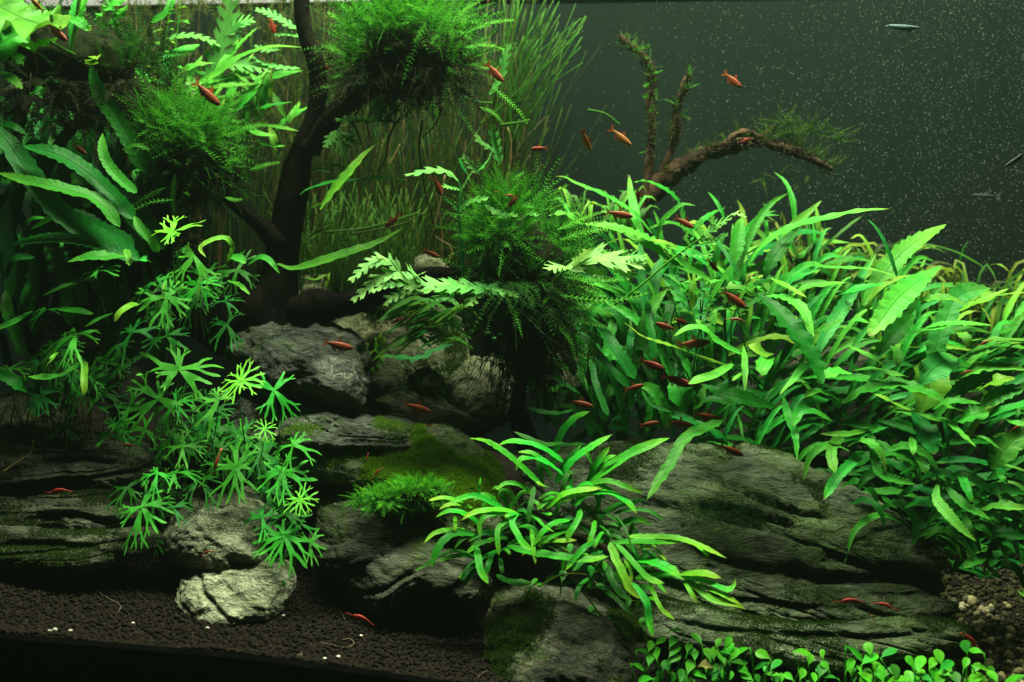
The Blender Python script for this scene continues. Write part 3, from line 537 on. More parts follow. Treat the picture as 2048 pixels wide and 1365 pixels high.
def clump(label, c, rx, ry, d, dr, n, L, leaf, mat, mat2=None, roots=60, rootlen=.035, core=True, zmin=-.6, upbias=.5, seed=0, single=10, name='moss_clump', nseg=12, corescale=.62, group=None, curl=.5):
    cc = W(c[0], c[1], d); A = np.array([rx*K*d, dr, ry*K*d]); root = thing(name, label, 'moss', cc-np.array([0, 0, A[2]*.3]), group)
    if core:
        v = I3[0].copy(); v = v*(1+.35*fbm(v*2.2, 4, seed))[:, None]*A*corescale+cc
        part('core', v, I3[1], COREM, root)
    a1, a2 = Acc(), Acc(); singles = []; rs = np.random.default_rng(seed+50)
    subs = [(cc+A*np.array([rs.uniform(-.6, .6), rs.uniform(-.45, .25), rs.uniform(-.5, .55)]), A*rs.uniform(.36, .62)) for _ in range(9)]
    for i in range(n):
        while True:
            q = unit(rng.normal(size=3))
            if q[1] < .75 and (q[2] > zmin+rng.uniform(-.25, .25) or rng.uniform() < .45): break
        lump = 1+.75*float(vn(np.array([q*2.3+seed]), seed)[0]); rr = rng.uniform(.55, 1.0)*lump; sc_, sa_ = subs[i % 9]; B = sc_+q*sa_*rng.uniform(.5, 1.05); up = (B[2]-cc[2])/A[2]+.15*q[2]
        D = q*np.array([1, 1, 1])+np.array([0, -.15, upbias])*rng.uniform(.2, 1)+rng.normal(size=3)*.45
        ln = L*rng.uniform(.35, 1.3)*(1.5 if rng.uniform() < .06 else 1)
        if i < single:
            s = Acc(); frond(s, cc+q*A*.85, q+rng.normal(size=3)*.3+np.array([0, -.4, .2]), ln*1.25, leaf*1.25, nseg+3, curl, .8); singles.append(s)
        else:
            frond(a1 if (mat2 is None or up > rng.uniform(-.35, .35)) else a2, B, D if up > -.2 else D*np.array([1, 1, .2])-np.array([0, 0, .5]), ln, leaf*rng.uniform(.8, 1.45), nseg, curl, rng.uniform(0, 1))  # lower fronds darker: dead moss, plus underside shade put into the colour
    for a, m in ((a1, mat), (a2, mat2)):
        if a.n:
            V, F, U = a.get(); o = part('fronds', V, F, m, root, U, smooth=False); o['kind'] = 'stuff'
    for s in singles:
        V, F, U = s.get(); part('frond', V, F, mat, root, U, smooth=False)
    if roots:
        R = Acc()
        for i in range(roots):
            th = rng.uniform(0, 6.283); rr = rng.uniform(.1, .85); B = cc+np.array([math.cos(th)*A[0]*rr, math.sin(th)*A[1]*rr, -A[2]*.45*math.sqrt(1-rr*rr)])
            ln = rootlen*rng.uniform(.3, 1.2); E = B+np.array([rng.normal()*.3, rng.normal()*.2, -1])*ln; M = (B+E)/2+rng.normal(size=3)*ln*.12
            V, F = tube(cr(np.stack([B, M, E]), 6), np.linspace(.00038, .00014, 6), 4); R.add(V, F)
        V, F, U = R.get(); o = part('roots', V, F, ROOTM, root, U); o['kind'] = 'stuff'
    return root
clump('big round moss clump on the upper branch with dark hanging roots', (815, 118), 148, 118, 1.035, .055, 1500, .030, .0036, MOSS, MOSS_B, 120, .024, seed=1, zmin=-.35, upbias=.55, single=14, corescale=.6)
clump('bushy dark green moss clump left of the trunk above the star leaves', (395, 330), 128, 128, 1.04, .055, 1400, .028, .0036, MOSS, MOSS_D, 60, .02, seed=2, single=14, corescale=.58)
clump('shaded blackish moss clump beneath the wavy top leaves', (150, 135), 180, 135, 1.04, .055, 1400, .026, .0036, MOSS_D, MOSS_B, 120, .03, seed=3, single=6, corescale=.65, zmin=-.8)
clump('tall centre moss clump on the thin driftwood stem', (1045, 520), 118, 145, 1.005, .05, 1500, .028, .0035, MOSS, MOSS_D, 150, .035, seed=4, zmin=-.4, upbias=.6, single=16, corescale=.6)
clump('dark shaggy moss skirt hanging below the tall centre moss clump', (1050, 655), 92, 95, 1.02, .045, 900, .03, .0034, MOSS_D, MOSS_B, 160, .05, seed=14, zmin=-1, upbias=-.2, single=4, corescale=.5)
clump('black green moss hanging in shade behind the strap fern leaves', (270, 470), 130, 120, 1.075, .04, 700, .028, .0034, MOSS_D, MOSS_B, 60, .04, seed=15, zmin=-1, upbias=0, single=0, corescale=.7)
clump('low bright green moss cushion growing on the mossy boulder', (826, 990), 108, 30, .942, .026, 1700, .0085, .0019, MOSS_L, MOSS, 0, core=True, seed=5, zmin=-.5, single=4, nseg=8, corescale=.45)
clump('small fuzzy moss cushion on the pale yellowish boulder', (765, 622), 56, 28, 1.068, .02, 260, .010, .0018, MOSS, MOSS_D, 0, seed=6, zmin=-.3, single=0, nseg=8)
clump('dark moss patch in the gap among the rear stones', (852, 775), 62, 58, 1.05, .02, 300, .011, .002, MOSS_D, MOSS_D, 0, seed=7, zmin=-.6, single=0, nseg=8)
clump('murky tuft of algae on the upper face of the slate slab', (1440, 1030), 95, 34, .945, .010, 190, .014, .0014, MOSS_D, MOSS_D, 0, core=False, seed=8, zmin=-.2, single=0, nseg=8)
bf = Acc()
for k in range(620):
    B = W(random.uniform(190, 700), random.uniform(-10, 330), random.uniform(1.12, 1.19)); frond(bf, B, np.array([rng.normal()*.5, rng.normal()*.3, 1.0]), .03*rng.uniform(.5, 1.4), .004, 11, .2, rng.uniform(0, 1))
V, F, U = bf.get(); o = obj('feather_weed', mesh('feather_weed', V, F, mossmat('weed_olive', (0.03, 0.05, 0.01), (0.06, 0.12, 0.02), (0.05, 0.06, 0.015)), U, smooth=False)); tag(o, 'soft olive feathery weed filling the rear behind the trunk', 'weed', kind='stuff')
# loose feathery fronds leaving the centre clump toward the ferns
def sprigs(label, specs, d, mat, name='moss_sprig', leafk=1.0, nseg=18):
    root = thing(name, label, 'moss', W(*specs[0][0][0], d))
    for (pts, lw) in specs:
        P = cr(np.array(pts, float), nseg+1); P3 = WA(P, d+rng.uniform(-.012, .012)); a = Acc()
        t = np.linspace(0, 1, nseg+1)[:, None]; T = unit(np.gradient(P3, axis=0)); N0 = np.array([rng.normal()*.3, -.8, .6]); S = unit(np.cross(T, N0)); N = np.cross(S, T)
        ll = lw*K*d*(1-.6*t[:-1]**2)*np.clip(t[:-1]*5+.35, 0, 1)
        b = 0; vs = []; fs = []; us = []
        for sg in (1, -1):
            d2 = S[:-1]*sg*.8+T[:-1]*.6+N[:-1]*rng.uniform(-.3, .3, (nseg, 1))
            p0 = P3[:-1]-T[:-1]*ll*.10; p1 = P3[:-1]+T[:-1]*ll*.10; p2 = P3[:-1]+d2*ll; pm = P3[:-1]+d2*ll*.55+T[:-1]*ll*.12
            q = np.stack([p0, p1, pm, p2], 1).reshape(-1, 3); vs.append(q); fs += [(b+4*i, b+4*i+1, b+4*i+2, b+4*i+3) for i in range(nseg)]; b += len(q)
            us.append(np.stack([np.full(len(q), .8), np.repeat(t[:-1, 0], 4)], 1))
        w = .0004*(1-.6*t); q = np.stack([P3-S*w, P3+S*w], 1).reshape(-1, 3); vs.append(q); fs += [(b+2*i, b+2*i+1, b+2*i+3, b+2*i+2) for i in range(nseg)]; us.append(np.zeros((len(q), 2)))
        part('frond', np.concatenate(vs), fs, mat, root, np.concatenate(us), smooth=False)
    return root
sprigs('feathery light green fronds spilling from the centre moss toward the ferns', [([(1120, 480), (1170, 465), (1230, 455)], 15), ([(1110, 500), (1160, 500), (1220, 505), (1270, 500)], 14), ([(1115, 460), (1160, 440), (1200, 425)], 13), ([(1120, 590), (1180, 600), (1240, 600), (1300, 585)], 13), ([(1110, 610), (1160, 640), (1215, 655)], 13), ([(1120, 620), (1170, 615), (1230, 630)], 13), ([(1100, 640), (1140, 680), (1150, 720)], 12), ([(1090, 420), (1110, 390), (1135, 370)], 12), ([(1040, 400), (1050, 370), (1062, 345)], 11), ([(1000, 420), (985, 390), (975, 365)], 12), ([(1085, 640), (1105, 690), (1100, 730)], 11), ([(975, 640), (930, 670), (880, 690)], 11), ([(965, 600), (930, 610), (895, 640)], 10), ([(1130, 555), (1190, 560), (1250, 560)], 13), ([(1105, 540), (1150, 550), (1205, 585)], 12)], .99, MOSS_L)
sprigs('bright feathery fronds hanging off the right side of the upper moss clump', [([(945, 60), (985, 45), (1030, 40)], 12), ([(930, 95), (975, 90), (1010, 100)], 12), ([(985, 175), (1015, 200), (1040, 225), (1056, 250)], 11), ([(930, 130), (965, 135), (1000, 140)], 11), ([(900, 40), (930, 20), (960, 0)], 12), ([(740, 215), (755, 200), (775, 190)], 10), ([(735, 235), (765, 215), (800, 213)], 10), ([(690, 150), (665, 170), (640, 175)], 10), ([(690, 110), (660, 95), (650, 80)], 11), ([(700, 60), (680, 40), (655, 25)], 12), ([(720, 40), (700, 20), (690, 5)], 12), ([(960, 215), (985, 225), (1005, 245)], 9), ([(780, 30), (760, 10), (745, -10)], 12), ([(850, 30), (860, 10), (870, -10)], 12)], 1.01, MOSS_L, nseg=16)
sprigs('thin moss fronds dangling in front of the dark clump left of the trunk', [([(345, 400), (300, 405), (255, 425), (215, 424)], 11), ([(330, 375), (290, 395), (262, 415)], 11), ([(350, 350), (345, 400), (352, 440)], 12), ([(450, 395), (470, 400), (485, 399)], 9), ([(500, 340), (530, 330), (560, 325)], 11), ([(480, 260), (520, 250), (555, 255)], 12), ([(300, 300), (270, 290), (245, 300)], 10), ([(440, 240), (455, 215), (480, 200)], 11), ([(360, 240), (345, 215), (340, 190)], 11)], .985, MOSS, nseg=16)
# tufts of moss on the bare branch
bm = thing('moss_tufts', 'sparse moss fronds growing along the bare three pronged branch', 'moss', W(1300, 300, 1.105))
a = Acc(); tw = []
def along(pts, n, L, up, spread=1.0):
    P = cr(np.array(pts, float), n)
    for q in P:
        B = W(q[0]+rng.normal()*4, q[1]+rng.normal()*4, 1.105); D = np.array([rng.normal()*spread, rng.normal()*.5, up+rng.normal()*.5])
        ln = L*rng.uniform(.4, 1.3)
        if len(tw) < 24 and rng.uniform() < .25:
            s = Acc(); frond(s, B, D, ln*1.2, .0032, 12, .2, .8); tw.append(s)
        else: frond(a, B, D, ln, .0028*rng.uniform(.6, 1.1), 9, .3, rng.uniform(0, 1))
along([(1240, 75), (1265, 95), (1290, 118), (1302, 150)], 34, .014, .4)
along([(1303, 150), (1303, 230), (1300, 300)], 34, .008, 0)
along([(1378, 150), (1355, 215), (1345, 280)], 34, .009, .2)
along([(1330, 350), (1390, 310), (1460, 280), (1520, 275)], 46, .016, .7)
along([(1520, 285), (1560, 265), (1600, 300), (1665, 340)], 110, .022, .8)
along([(1560, 240), (1610, 260), (1660, 270), (1690, 280)], 60, .018, .8, 1.4)
along([(1520, 360), (1560, 352), (1640, 345)], 16, .016, -.2)
V, F, U = a.get(); o = part('fronds', V, F, mossmat('moss_branch', (0.02, 0.06, 0.010), (0.07, 0.16, 0.02), (0.03, 0.09, 0.012)), bm, U, smooth=False); o['kind'] = 'stuff'
for s in tw: V, F, U = s.get(); part('frond', V, F, MOSS, bm, U, smooth=False)
R = Acc()   # bristly dead moss stubs on the bark
for pts in ([(1240, 75), (1290, 118), (1303, 150), (1303, 230), (1298, 330)], [(1378, 150), (1355, 215), (1345, 290)], [(1350, 345), (1430, 300), (1520, 280)], [(1520, 285), (1590, 300), (1665, 340)]):
    P = cr(np.array(pts, float), 130)
    for q in P:
        B = W(q[0]+rng.normal()*5, q[1]+rng.normal()*5, 1.10); E = B+rng.normal(size=3)*.0035
        V, F = tube(np.stack([B, (B+E)/2, E]), [.0006, .0004, .0002], 3); R.add(V, F)
V, F, U = R.get(); o = part('stubs', V, F, ROOTM, bm, U); o['kind'] = 'stuff'
# ---------------------------------------------------------------- leaves
def prof(kind, t):
    if kind == 'strap': p = np.clip(t/.10, 0, 1)**.5*(1-np.clip((t-.70)/.30, 0, 1)**2.2); p = np.maximum(p, .04*(t < .99))
    elif kind == 'lance': p = np.where(t < .38, .22+.78*np.sin(np.clip(t/.38, 0, 1)*np.pi/2)**1.2, np.cos(np.clip((t-.38)/.62, 0, 1)*np.pi/2)**.75)
    elif kind == 'broad': p = np.where(t < .5, .12+.88*np.sin(np.clip(t/.5, 0, 1)*np.pi/2)**1.3, np.cos(np.clip((t-.5)/.5, 0, 1)*np.pi/2)**.55)
    elif kind == 'blade': p = (1-t**3)*np.clip(t/.05+.5, 0, 1)
    else: p = np.ones_like(t)
    return p
def leaf(root, pts, w, d0, d1, f=45, kind='lance', mat=None, bow=.006, ruf=.15, fold=.18, n=None, m=4, name='leaf', wavy=None, yaw=0.0, tw=None, lean=.42):
    pts = np.asarray(pts, float); ln = np.sum(np.linalg.norm(np.diff(pts, axis=0), axis=1))
    n = n or int(np.clip(ln/6, 10, 34)); m = 6 if w > 30 else m
    P = cr(pts, n); t = np.linspace(0, 1, n); D = np.clip(d0+(d1-d0)*t-bow*np.sin(np.pi*t)+lean*K*d0*(P[0, 1]-P[:, 1]), .866, 1.175)
    C = WA(P, D); T = unit(np.gradient(C, axis=0)); fr = math.radians(f+random.uniform(-8, 8))
    N0 = unit(np.array([yaw+random.uniform(-.25, .25), -math.cos(fr), math.sin(fr)])); S = unit(np.cross(T, N0[None])); N = np.cross(S, T)
    ph = random.uniform(0, 6.28); twa = (random.uniform(-.5, .5) if tw is None else tw)*(t-.3)+.12*np.sin(t*7+ph)
    S, N = S*np.cos(twa)[:, None]+N*np.sin(twa)[:, None], N*np.cos(twa)[:, None]-S*np.sin(twa)[:, None]
    vis = np.maximum(np.sqrt(S[:, 0]**2+S[:, 2]**2), .45)
    hw = .5*w*K*D*prof(kind, t)/vis
    u = np.linspace(-1, 1, m+1); V = np.zeros((n, m+1, 3)); wl = ln/max(w, 6)*random.uniform(.9, 1.5)*1.6
    for j, uu in enumerate(u):
        e = abs(uu)**1.5; sg = 1 if uu > 0 else -1
        ww = 1+.10*np.sin(t*wl*7+ph*1.7+sg)*e+.03*np.sin(t*wl*11+ph+sg*2)*e
        off = hw*(fold*abs(uu)**1.3+ruf*e*(np.sin(t*wl*6.28+ph+sg*1.3)+.6*np.sin(t*wl*11+ph*2+sg)))
        V[:, j] = C+S*(hw*ww*uu)[:, None]+N*off[:, None]
    U = np.stack(np.meshgrid(t, u*.5+.5, indexing='ij')[::-1], -1).reshape(-1, 2)
    return part(name, V.reshape(-1, 3), grid_faces(n, m+1), mat, root, U)
def stem(root, pts, ds, r, mat=STALK, name='stalk', n=14, sides=5, up=None):
    P = cr(np.array([(a, b, c) for (a, b), c in zip(pts, ds)], float), n); R = np.interp(np.linspace(0, 1, n), np.linspace(0, 1, len(r)), r)*K*P[:, 2]
    V, F = tube(WA(P[:, :2], P[:, 2]), R, sides); U = np.stack([np.full(len(V), .3), np.linspace(0, 1, len(V))], 1)
    return part(name, V, F, mat, root, U, up=up)
# ---- right-hand broad fern bank: leaves traced one by one, shared out to the plants they grow from
FP = [('broad fern clump at the rear beside the foot of the bare branch', (1300, 560), 1.07),
      ('broad fern clump on the crest of the bank with one long horizontal leaf', (1520, 560), 1.05),
      ('broad fern clump with the largest pointed pale leaf near the yellow grass', (1720, 640), 1.03),
      ('broad fern clump with a wide bluish strap leaf on the tank side', (1880, 680), 1.02),
      ('fern clump with one long thin leaf reaching left over the red fish', (1480, 740), 1.01),
      ('fern clump with a drooping dark central leaf in the heart of the bank', (1620, 770), 1.0),
      ('fern clump with a heart shaped yellowish leaf above the slab', (1820, 840), .985),
      ('fern clump with arching leaves crowding the tank edge', (2000, 800), .99),
      ('fern clump hanging down over the upper edge of the slate slab', (1680, 930), .965),
      ('fern clump drooping into the shadow beyond the end of the slab', (1930, 1010), .955),
      ('shaded fern clump with dark straps behind the school of fish', (1200, 820), 1.05),
      ('dark low fern clump in the hollow behind the trident fern', (1300, 870), 1.02)]
LFB = thing('strap_fern', 'dark strap leaves filling the shaded rear of the tank corner', 'fern', W(150, 700, 1.08))
ferns = [thing('fern_plant', l, 'fern', W(c[0], c[1]+60, d), 'broad leaved ferns of the bank') for l, c, d in FP]
def fern_root(p):
    q = np.array([(c[0]-p[0])**2+(1.3*(c[1]-p[1]))**2 for l, c, d in FP]); return ferns[int(q.argmin())]
LV = [
 ('A', [(1040, 560), (900, 400), (780, 320), (640, 240), (520, 190), (400, 140), (330, 100), (240, 95)], 12, 1.06, 1.03, 60, FERN_L, 'lance'),
 ('A', [(980, 620), (930, 500), (900, 400), (870, 250), (850, 80)], 25, 1.06, 1.08, 25, FERN_L, 'lance'),
 ('A', [(1310, 430), (1270, 330), (1200, 240), (1100, 180), (980, 135), (890, 145)], 14, 1.07, 1.05, 55, FERN, 'strap'),
 ('A', [(1080, 610), (1120, 480), (1200, 390), (1290, 325), (1400, 335)], 14, 1.05, 1.03, 55, FERN, 'lance'),
 ('A', [(1640, 470), (1620, 400), (1590, 340), (1560, 290), (1500, 220)], 10, 1.07, 1.08, 40, FERN, 'lance'),
 ('A', [(520, 500), (450, 480), (390, 430), (300, 400), (190, 420)], 20, 1.03, 1.02, 55, FERN_L, 'lance'),
 ('A', [(1300, 830), (1150, 690), (1000, 610), (850, 550), (700, 505), (550, 490), (450, 490)], 26, 1.04, 1.02, 60, FERN_L, 'lance'),
 ('A', [(1320, 780), (1250, 690), (1150, 640), (1040, 615)], 16, 1.025, 1.01, 65, FERN_Y, 'lance'),
 ('A', [(1500, 930), (1300, 830), (1150, 720), (980, 640), (800, 560)], 30, 1.045, 1.03, 50, FERN, 'lance'),
 ('A', [(1000, 1364), (990, 1150), (960, 950), (950, 700), (930, 600)], 21, 1.05, 1.06, 20, FERN_D, 'strap'),
 ('A', [(1720, 1000), (1740, 820), (1720, 650), (1700, 480)], 26, 1.05, 1.07, 30, FERN, 'lance'),
 ('A', [(1560, 600), (1640, 720), (1720, 850), (1760, 930)], 12, 1.04, 1.03, 40, FERN_D, 'strap'),
 ('A', [(1050, 910), (1160, 900), (1250, 960), (1330, 1040)], 10, 1.01, 1.0, 60, FERN, 'lance'),
 ('A', [(1340, 560), (1500, 420), (1640, 350)], 14, 1.07, 1.07, 50, FERN, 'lance'),
 ('R', [(760, 450), (790, 340), (840, 240), (900, 170), (968, 130)], 22, 1.055, 1.07, 35, FERN, 'lance'),
 ('R', [(1000, 290), (995, 200), (980, 130), (950, 70), (905, 32)], 16, 1.06, 1.07, 30, FERN, 'lance'),
 ('R', [(790, 450), (850, 370), (930, 310), (1030, 268), (1150, 240), (1300, 210), (1435, 200)], 17, 1.04, 1.0, 62, FERN_L, 'lance'),
 ('R', [(940, 330), (1000, 270), (1060, 220), (1122, 162)], 19, 1.05, 1.04, 55, FERN_L, 'lance'),
 ('R', [(860, 520), (900, 430), (960, 350), (1030, 280)], 36, 1.04, 1.05, 40, FERN_D, 'lance'),
 ('R', [(720, 470), (735, 380), (745, 300), (760, 240)], 34, 1.05, 1.06, 30, FERN, 'broad'),
 ('R', [(1480, 560), (1450, 460), (1425, 390), (1380, 300), (1310, 225)], 11, 1.0, 1.0, 20, FERN_D, 'lance'),
 ('R', [(1310, 640), (1360, 560), (1420, 480), (1480, 410), (1560, 345), (1690, 270)], 50, 1.015, 1.03, 42, FERN_L, 'lance'),
 ('R', [(1080, 900), (1150, 760), (1220, 650), (1300, 510), (1372, 400)], 36, .995, 1.02, 35, FERN_B, 'lance'),
 ('R', [(1660, 465), (1560, 530), (1470, 610), (1400, 700), (1335, 780)], 56, 1.0, .965, 55, FERN_L, 'broad'),
 ('R', [(1380, 870), (1430, 800), (1490, 730), (1545, 680)], 40, .985, 1.0, 20, FERN_D, 'broad'),
 ('R', [(1630, 900), (1650, 800), (1690, 700), (1725, 620), (1790, 575), (1890, 562)], 50, .99, 1.0, 35, FERN_B, 'strap'),
 ('R', [(1740, 670), (1800, 640), (1880, 605), (1975, 562)], 15, .985, .97, 62, FERN_Y, 'lance'),
 ('R', [(1880, 600), (1960, 590), (2060, 580)], 9, .98, .96, 65, FERN_Y, 'lance'),
 ('R', [(1330, 690), (1345, 620), (1400, 555), (1470, 515), (1545, 500)], 14, .985, .98, 60, FERN_Y, 'lance'),
 ('R', [(1090, 440), (1130, 462), (1200, 468), (1340, 475), (1450, 503)], 12, 1.02, .99, 65, FERN_L, 'lance'),
 ('R', [(1110, 470), (1170, 445), (1250, 430), (1360, 440)], 15, 1.04, 1.03, 50, FERN, 'lance'),
 ('R', [(940, 580), (1000, 515), (1060, 490), (1120, 475)], 16, 1.03, 1.01, 55, FERN, 'lance'),
 ('R', [(890, 515), (960, 550), (1055, 605)], 17, 1.0, .98, 65, FERN_Y, 'lance'),
 ('R', [(970, 610), (1040, 560), (1120, 545), (1255, 535)], 15, 1.0, .99, 60, FERN_L, 'lance'),
 ('R', [(820, 580), (900, 640), (970, 720), (1030, 800), (1080, 880), (1125, 1000)], 56, .985, .955, 40, FERN_D, 'broad'),
 ('R', [(870, 598), (960, 605), (1030, 650), (1062, 720), (1085, 830)], 32, .99, .965, 55, FERN_L, 'lance'),
 ('R', [(860, 615), (760, 562), (660, 562)], 17, .99, .98, 60, FERN_L, 'lance'),
 ('R', [(1180, 600), (1300, 560), (1430, 540)], 14, .99, .98, 60, FERN, 'lance'),
 ('R', [(1500, 640), (1600, 610), (1700, 605), (1790, 640)], 20, .985, .97, 60, FERN_L, 'lance'),
 ('R', [(1230, 610), (1290, 560), (1360, 560)], 20, 1.02, 1.01, 45, FERN_D, 'lance'),
 ('R', [(1560, 760), (1640, 730), (1740, 720), (1900, 730)], 14, .97, .955, 60, FERN_L, 'lance'),
 ('C', [(1640, 530), (1500, 490), (1400, 460), (1250, 400), (1100, 350), (960, 300), (880, 240), (805, 180)], 15, .97, .945, 62, FERN_Y, 'lance'),
 ('C', [(1780, 440), (1660, 390), (1560, 330), (1500, 270), (1430, 230), (1330, 235), (1215, 300)], 17, .975, .95, 58, FERN_L, 'strap'),
 ('C', [(1520, 262), (1460, 210), (1395, 155)], 20, .98, .97, 50, FERN_L, 'lance'),
 ('C', [(1790, 380), (1800, 500), (1803, 620), (1800, 750)], 18, .96, .94, 45, FERN_L, 'lance'),
 ('C', [(1800, 590), (1750, 620), (1688, 670)], 10, .95, .94, 60, FERN_Y, 'lance'),
 ('C', [(2040, 470), (1990, 490), (1950, 540), (1940, 625)], 36, .965, .945, 55, FERN_L, 'broad'),
 ('C', [(2040, 440), (1980, 440), (1900, 400), (1830, 370)], 30, .97, .955, 45, FERN_Y, 'broad'),
 ('C', [(1320, 920), (1290, 800), (1260, 720), (1240, 640)], 62, .99, .985, 45, FERN, 'broad'),
 ('C', [(1380, 900), (1440, 800), (1470, 700)], 26, .985, .98, 40, FERN, 'lance'),
 ('C', [(1700, 520), (1600, 590), (1480, 640), (1335, 690)], 20, .965, .95, 60, FERN_L, 'strap'),
 ('C', [(2048, 880), (1800, 810), (1600, 760), (1440, 690)], 38, .98, .965, 40, FERN_D, 'lance'),
 ('C', [(850, 720), (700, 560), (580, 420), (500, 320), (400, 220)], 22, 1.03, 1.04, 40, FERN_D, 'strap'),
 ('C', [(900, 650), (800, 480), (720, 370), (640, 260), (540, 140)], 32, 1.02, 1.03, 40, FERN_D, 'strap'),
 ('C', [(680, 950), (600, 750), (560, 600), (530, 430)], 18, 1.0, 1.02, 30, FERN_D, 'strap'),
 ('C', [(1060, 500), (1040, 300), (1020, 200), (1000, -20)], 22, 1.02, 1.03, 25, FERN_D, 'strap'),
 ('C', [(1190, 480), (1180, 250), (1170, 80)], 14, 1.04, 1.05, 25, FERN_D, 'strap'),
 ('C', [(560, 850), (520, 740), (488, 630)], 9, .985, .98, 45, FERN, 'lance'),
 ('C', [(120, 560), (250, 640), (400, 740), (450, 770)], 14, 1.02, 1.01, 45, FERN_D, 'lance'),
 ('C', [(400, 900), (300, 930), (150, 920), (0, 880)], 11, 1.0, .99, 50, FERN_D, 'strap'),
 ('C', [(500, 1180), (200, 1190), (0, 1130), (-60, 1120)], 10, .99, .975, 50, FERN_D, 'strap'),
 ('C', [(960, 740), (1010, 840), (1100, 890), (1200, 920)], 9, .99, .98, 50, FERN_D, 'strap'),
 ('C', [(1620, 985), (1480, 1050), (1330, 1120), (1250, 1220), (1190, 1340), (1000, 1640)], 27, .96, .925, 50, FERN, 'strap'),
 ('C', [(1740, 930), (1770, 1040), (1790, 1165)], 8, .965, .95, 50, FERN, 'lance'),
 ('C', [(1570, 960), (1610, 900), (1690, 840)], 12, .97, .96, 50, FERN, 'lance'),
 ('D', [(410, 578), (330, 540), (240, 560), (150, 660), (45, 778)], 20, .96, .935, 58, FERN_L, 'lance'),
 ('D', [(650, 605), (520, 590), (400, 645)], 30, .965, .945, 58, FERN_L, 'broad'),
 ('D', [(650, 580), (800, 565), (950, 600), (1105, 632)], 15, .965, .95, 60, FERN_L, 'lance'),
 ('D', [(560, 840), (430, 770), (330, 755), (248, 805)], 20, .955, .935, 58, FERN_L, 'strap'),
 ('D', [(440, 818), (310, 830), (210, 910), (155, 1040)], 27, .955, .93, 50, FERN, 'strap'),
 ('D', [(560, 850), (700, 760), (850, 710), (1000, 690), (1130, 720), (1300, 780), (1420, 870), (1590, 922)], 30, .955, .94, 58, FERN, 'lance'),
 ('D', [(1190, 918), (1010, 870), (920, 812), (815, 770)], 17, .945, .93, 62, FERN_Y, 'lance'),
 ('D', [(1190, 930), (1240, 800), (1290, 640), (1310, 470)], 90, .965, .985, 30, FERN_Y, 'broad'),
 ('D', [(1200, 700), (1280, 600), (1380, 520), (1500, 470)], 60, .955, .96, 35, FERN_B, 'broad'),
 ('D', [(70, 780), (110, 930), (170, 1100), (190, 1315)], 24, .955, .93, 40, FERN, 'lance'),
 ('D', [(790, 1055), (650, 1095), (520, 1100), (370, 1095)], 17, .955, .935, 58, FERN_L, 'lance'),
 ('D', [(560, 1110), (480, 1200), (470, 1290), (500, 1420)], 28, .95, .925, 50, FERN_L, 'strap'),
 ('D', [(790, 1080), (810, 1200), (830, 1330), (880, 1430), (1000, 1470), (1160, 1510)], 22, .95, .94, 40, FERN, 'strap'),
 ('D', [(1130, 920), (1200, 1000), (1250, 1100), (1310, 1270)], 56, .965, .945, 35, FERN_D, 'broad'),
 ('D', [(1290, 965), (1430, 1000), (1520, 1090), (1655, 1205)], 26, .955, .93, 55, FERN_L, 'lance'),
 ('D', [(1590, 1108), (1720, 1130), (1820, 1200), (1905, 1262)], 11, .945, .935, 62, FERN_L, 'lance'),
 ('D', [(1770, 1380), (1900, 1220), (2000, 1130), (2140, 1040)], 56, .945, .94, 40, FERN_L, 'lance'),
 ('D', [(1460, 1010), (1600, 950), (1760, 915)], 38, .96, .945, 50, FERN, 'broad'),
 ('D', [(1500, 490), (1700, 420), (1850, 385), (2090, 400)], 28, .965, .95, 55, FERN, 'lance'),
 ('D', [(1480, 650), (1700, 560), (1900, 550), (2090, 575)], 24, .96, .945, 58, FERN_L, 'lance'),
 ('D', [(1400, 810), (1600, 680), (1800, 560), (2090, 470)], 42, .965, .955, 45, FERN_D, 'lance'),
 ('D', [(1680, 880), (1850, 780), (2090, 700)], 38, .955, .945, 45, FERN, 'lance'),
 ('D', [(1530, 350), (1750, 328), (2090, 328)], 14, .965, .95, 60, FERN_L, 'lance'),
 ('D', [(1680, 740), (1850, 660), (1980, 640)], 26, .945, .935, 58, FERN_Y, 'lance'),
 ('D', [(1090, 280), (1300, 240), (1500, 200), (1650, 200), (1790, 215)], 15, .97, .955, 62, FERN_L, 'lance'),
 ('D', [(1770, 320), (1900, 240), (2015, 195)], 21, .97, .96, 55, FERN, 'lance'),
 ('D', [(580, 365), (700, 420), (820, 480), (915, 558)], 15, .97, .955, 58, FERN_L, 'lance'),
 ('D', [(1840, 950), (1950, 1000), (2090, 1025)], 17, .945, .93, 60, FERN_L, 'lance'),
 ('D', [(580, 190), (680, 160), (790, 190)], 15, .975, .965, 60, FERN_L, 'lance'),
 ('D', [(310, 270), (450, 210), (570, 150)], 17, .975, .97, 50, FERN, 'lance'),
 ('D', [(950, 380), (1010, 420), (1010, 560)], 22, .975, .965, 40, FERN_L, 'broad'),
 ('D', [(1480, 250), (1560, 300), (1620, 390)], 26, .975, .965, 50, FERN_L, 'broad'),
 ('D', [(1300, 900), (1450, 830), (1700, 850)], 16, .95, .94, 55, FERN, 'lance'),
 ('E', [(730, 90), (600, 220), (500, 330), (405, 495)], 26, .95, .925, 42, FERN, 'strap'),
 ('E', [(1345, 350), (1330, 480), (1420, 600), (1540, 730), (1660, 832)], 30, .935, .915, 55, FERN_L, 'lance'),
 ('E', [(1390, 360), (1490, 470), (1600, 560), (1775, 655)], 27, .94, .925, 45, FERN, 'lance'),
 ('E', [(1530, 290), (1580, 400), (1620, 515)], 23, .94, .925, 48, FERN, 'strap'),
 ('E', [(1550, 590), (1590, 700), (1645, 810)], 21, .945, .935, 40, FERN, 'lance'),
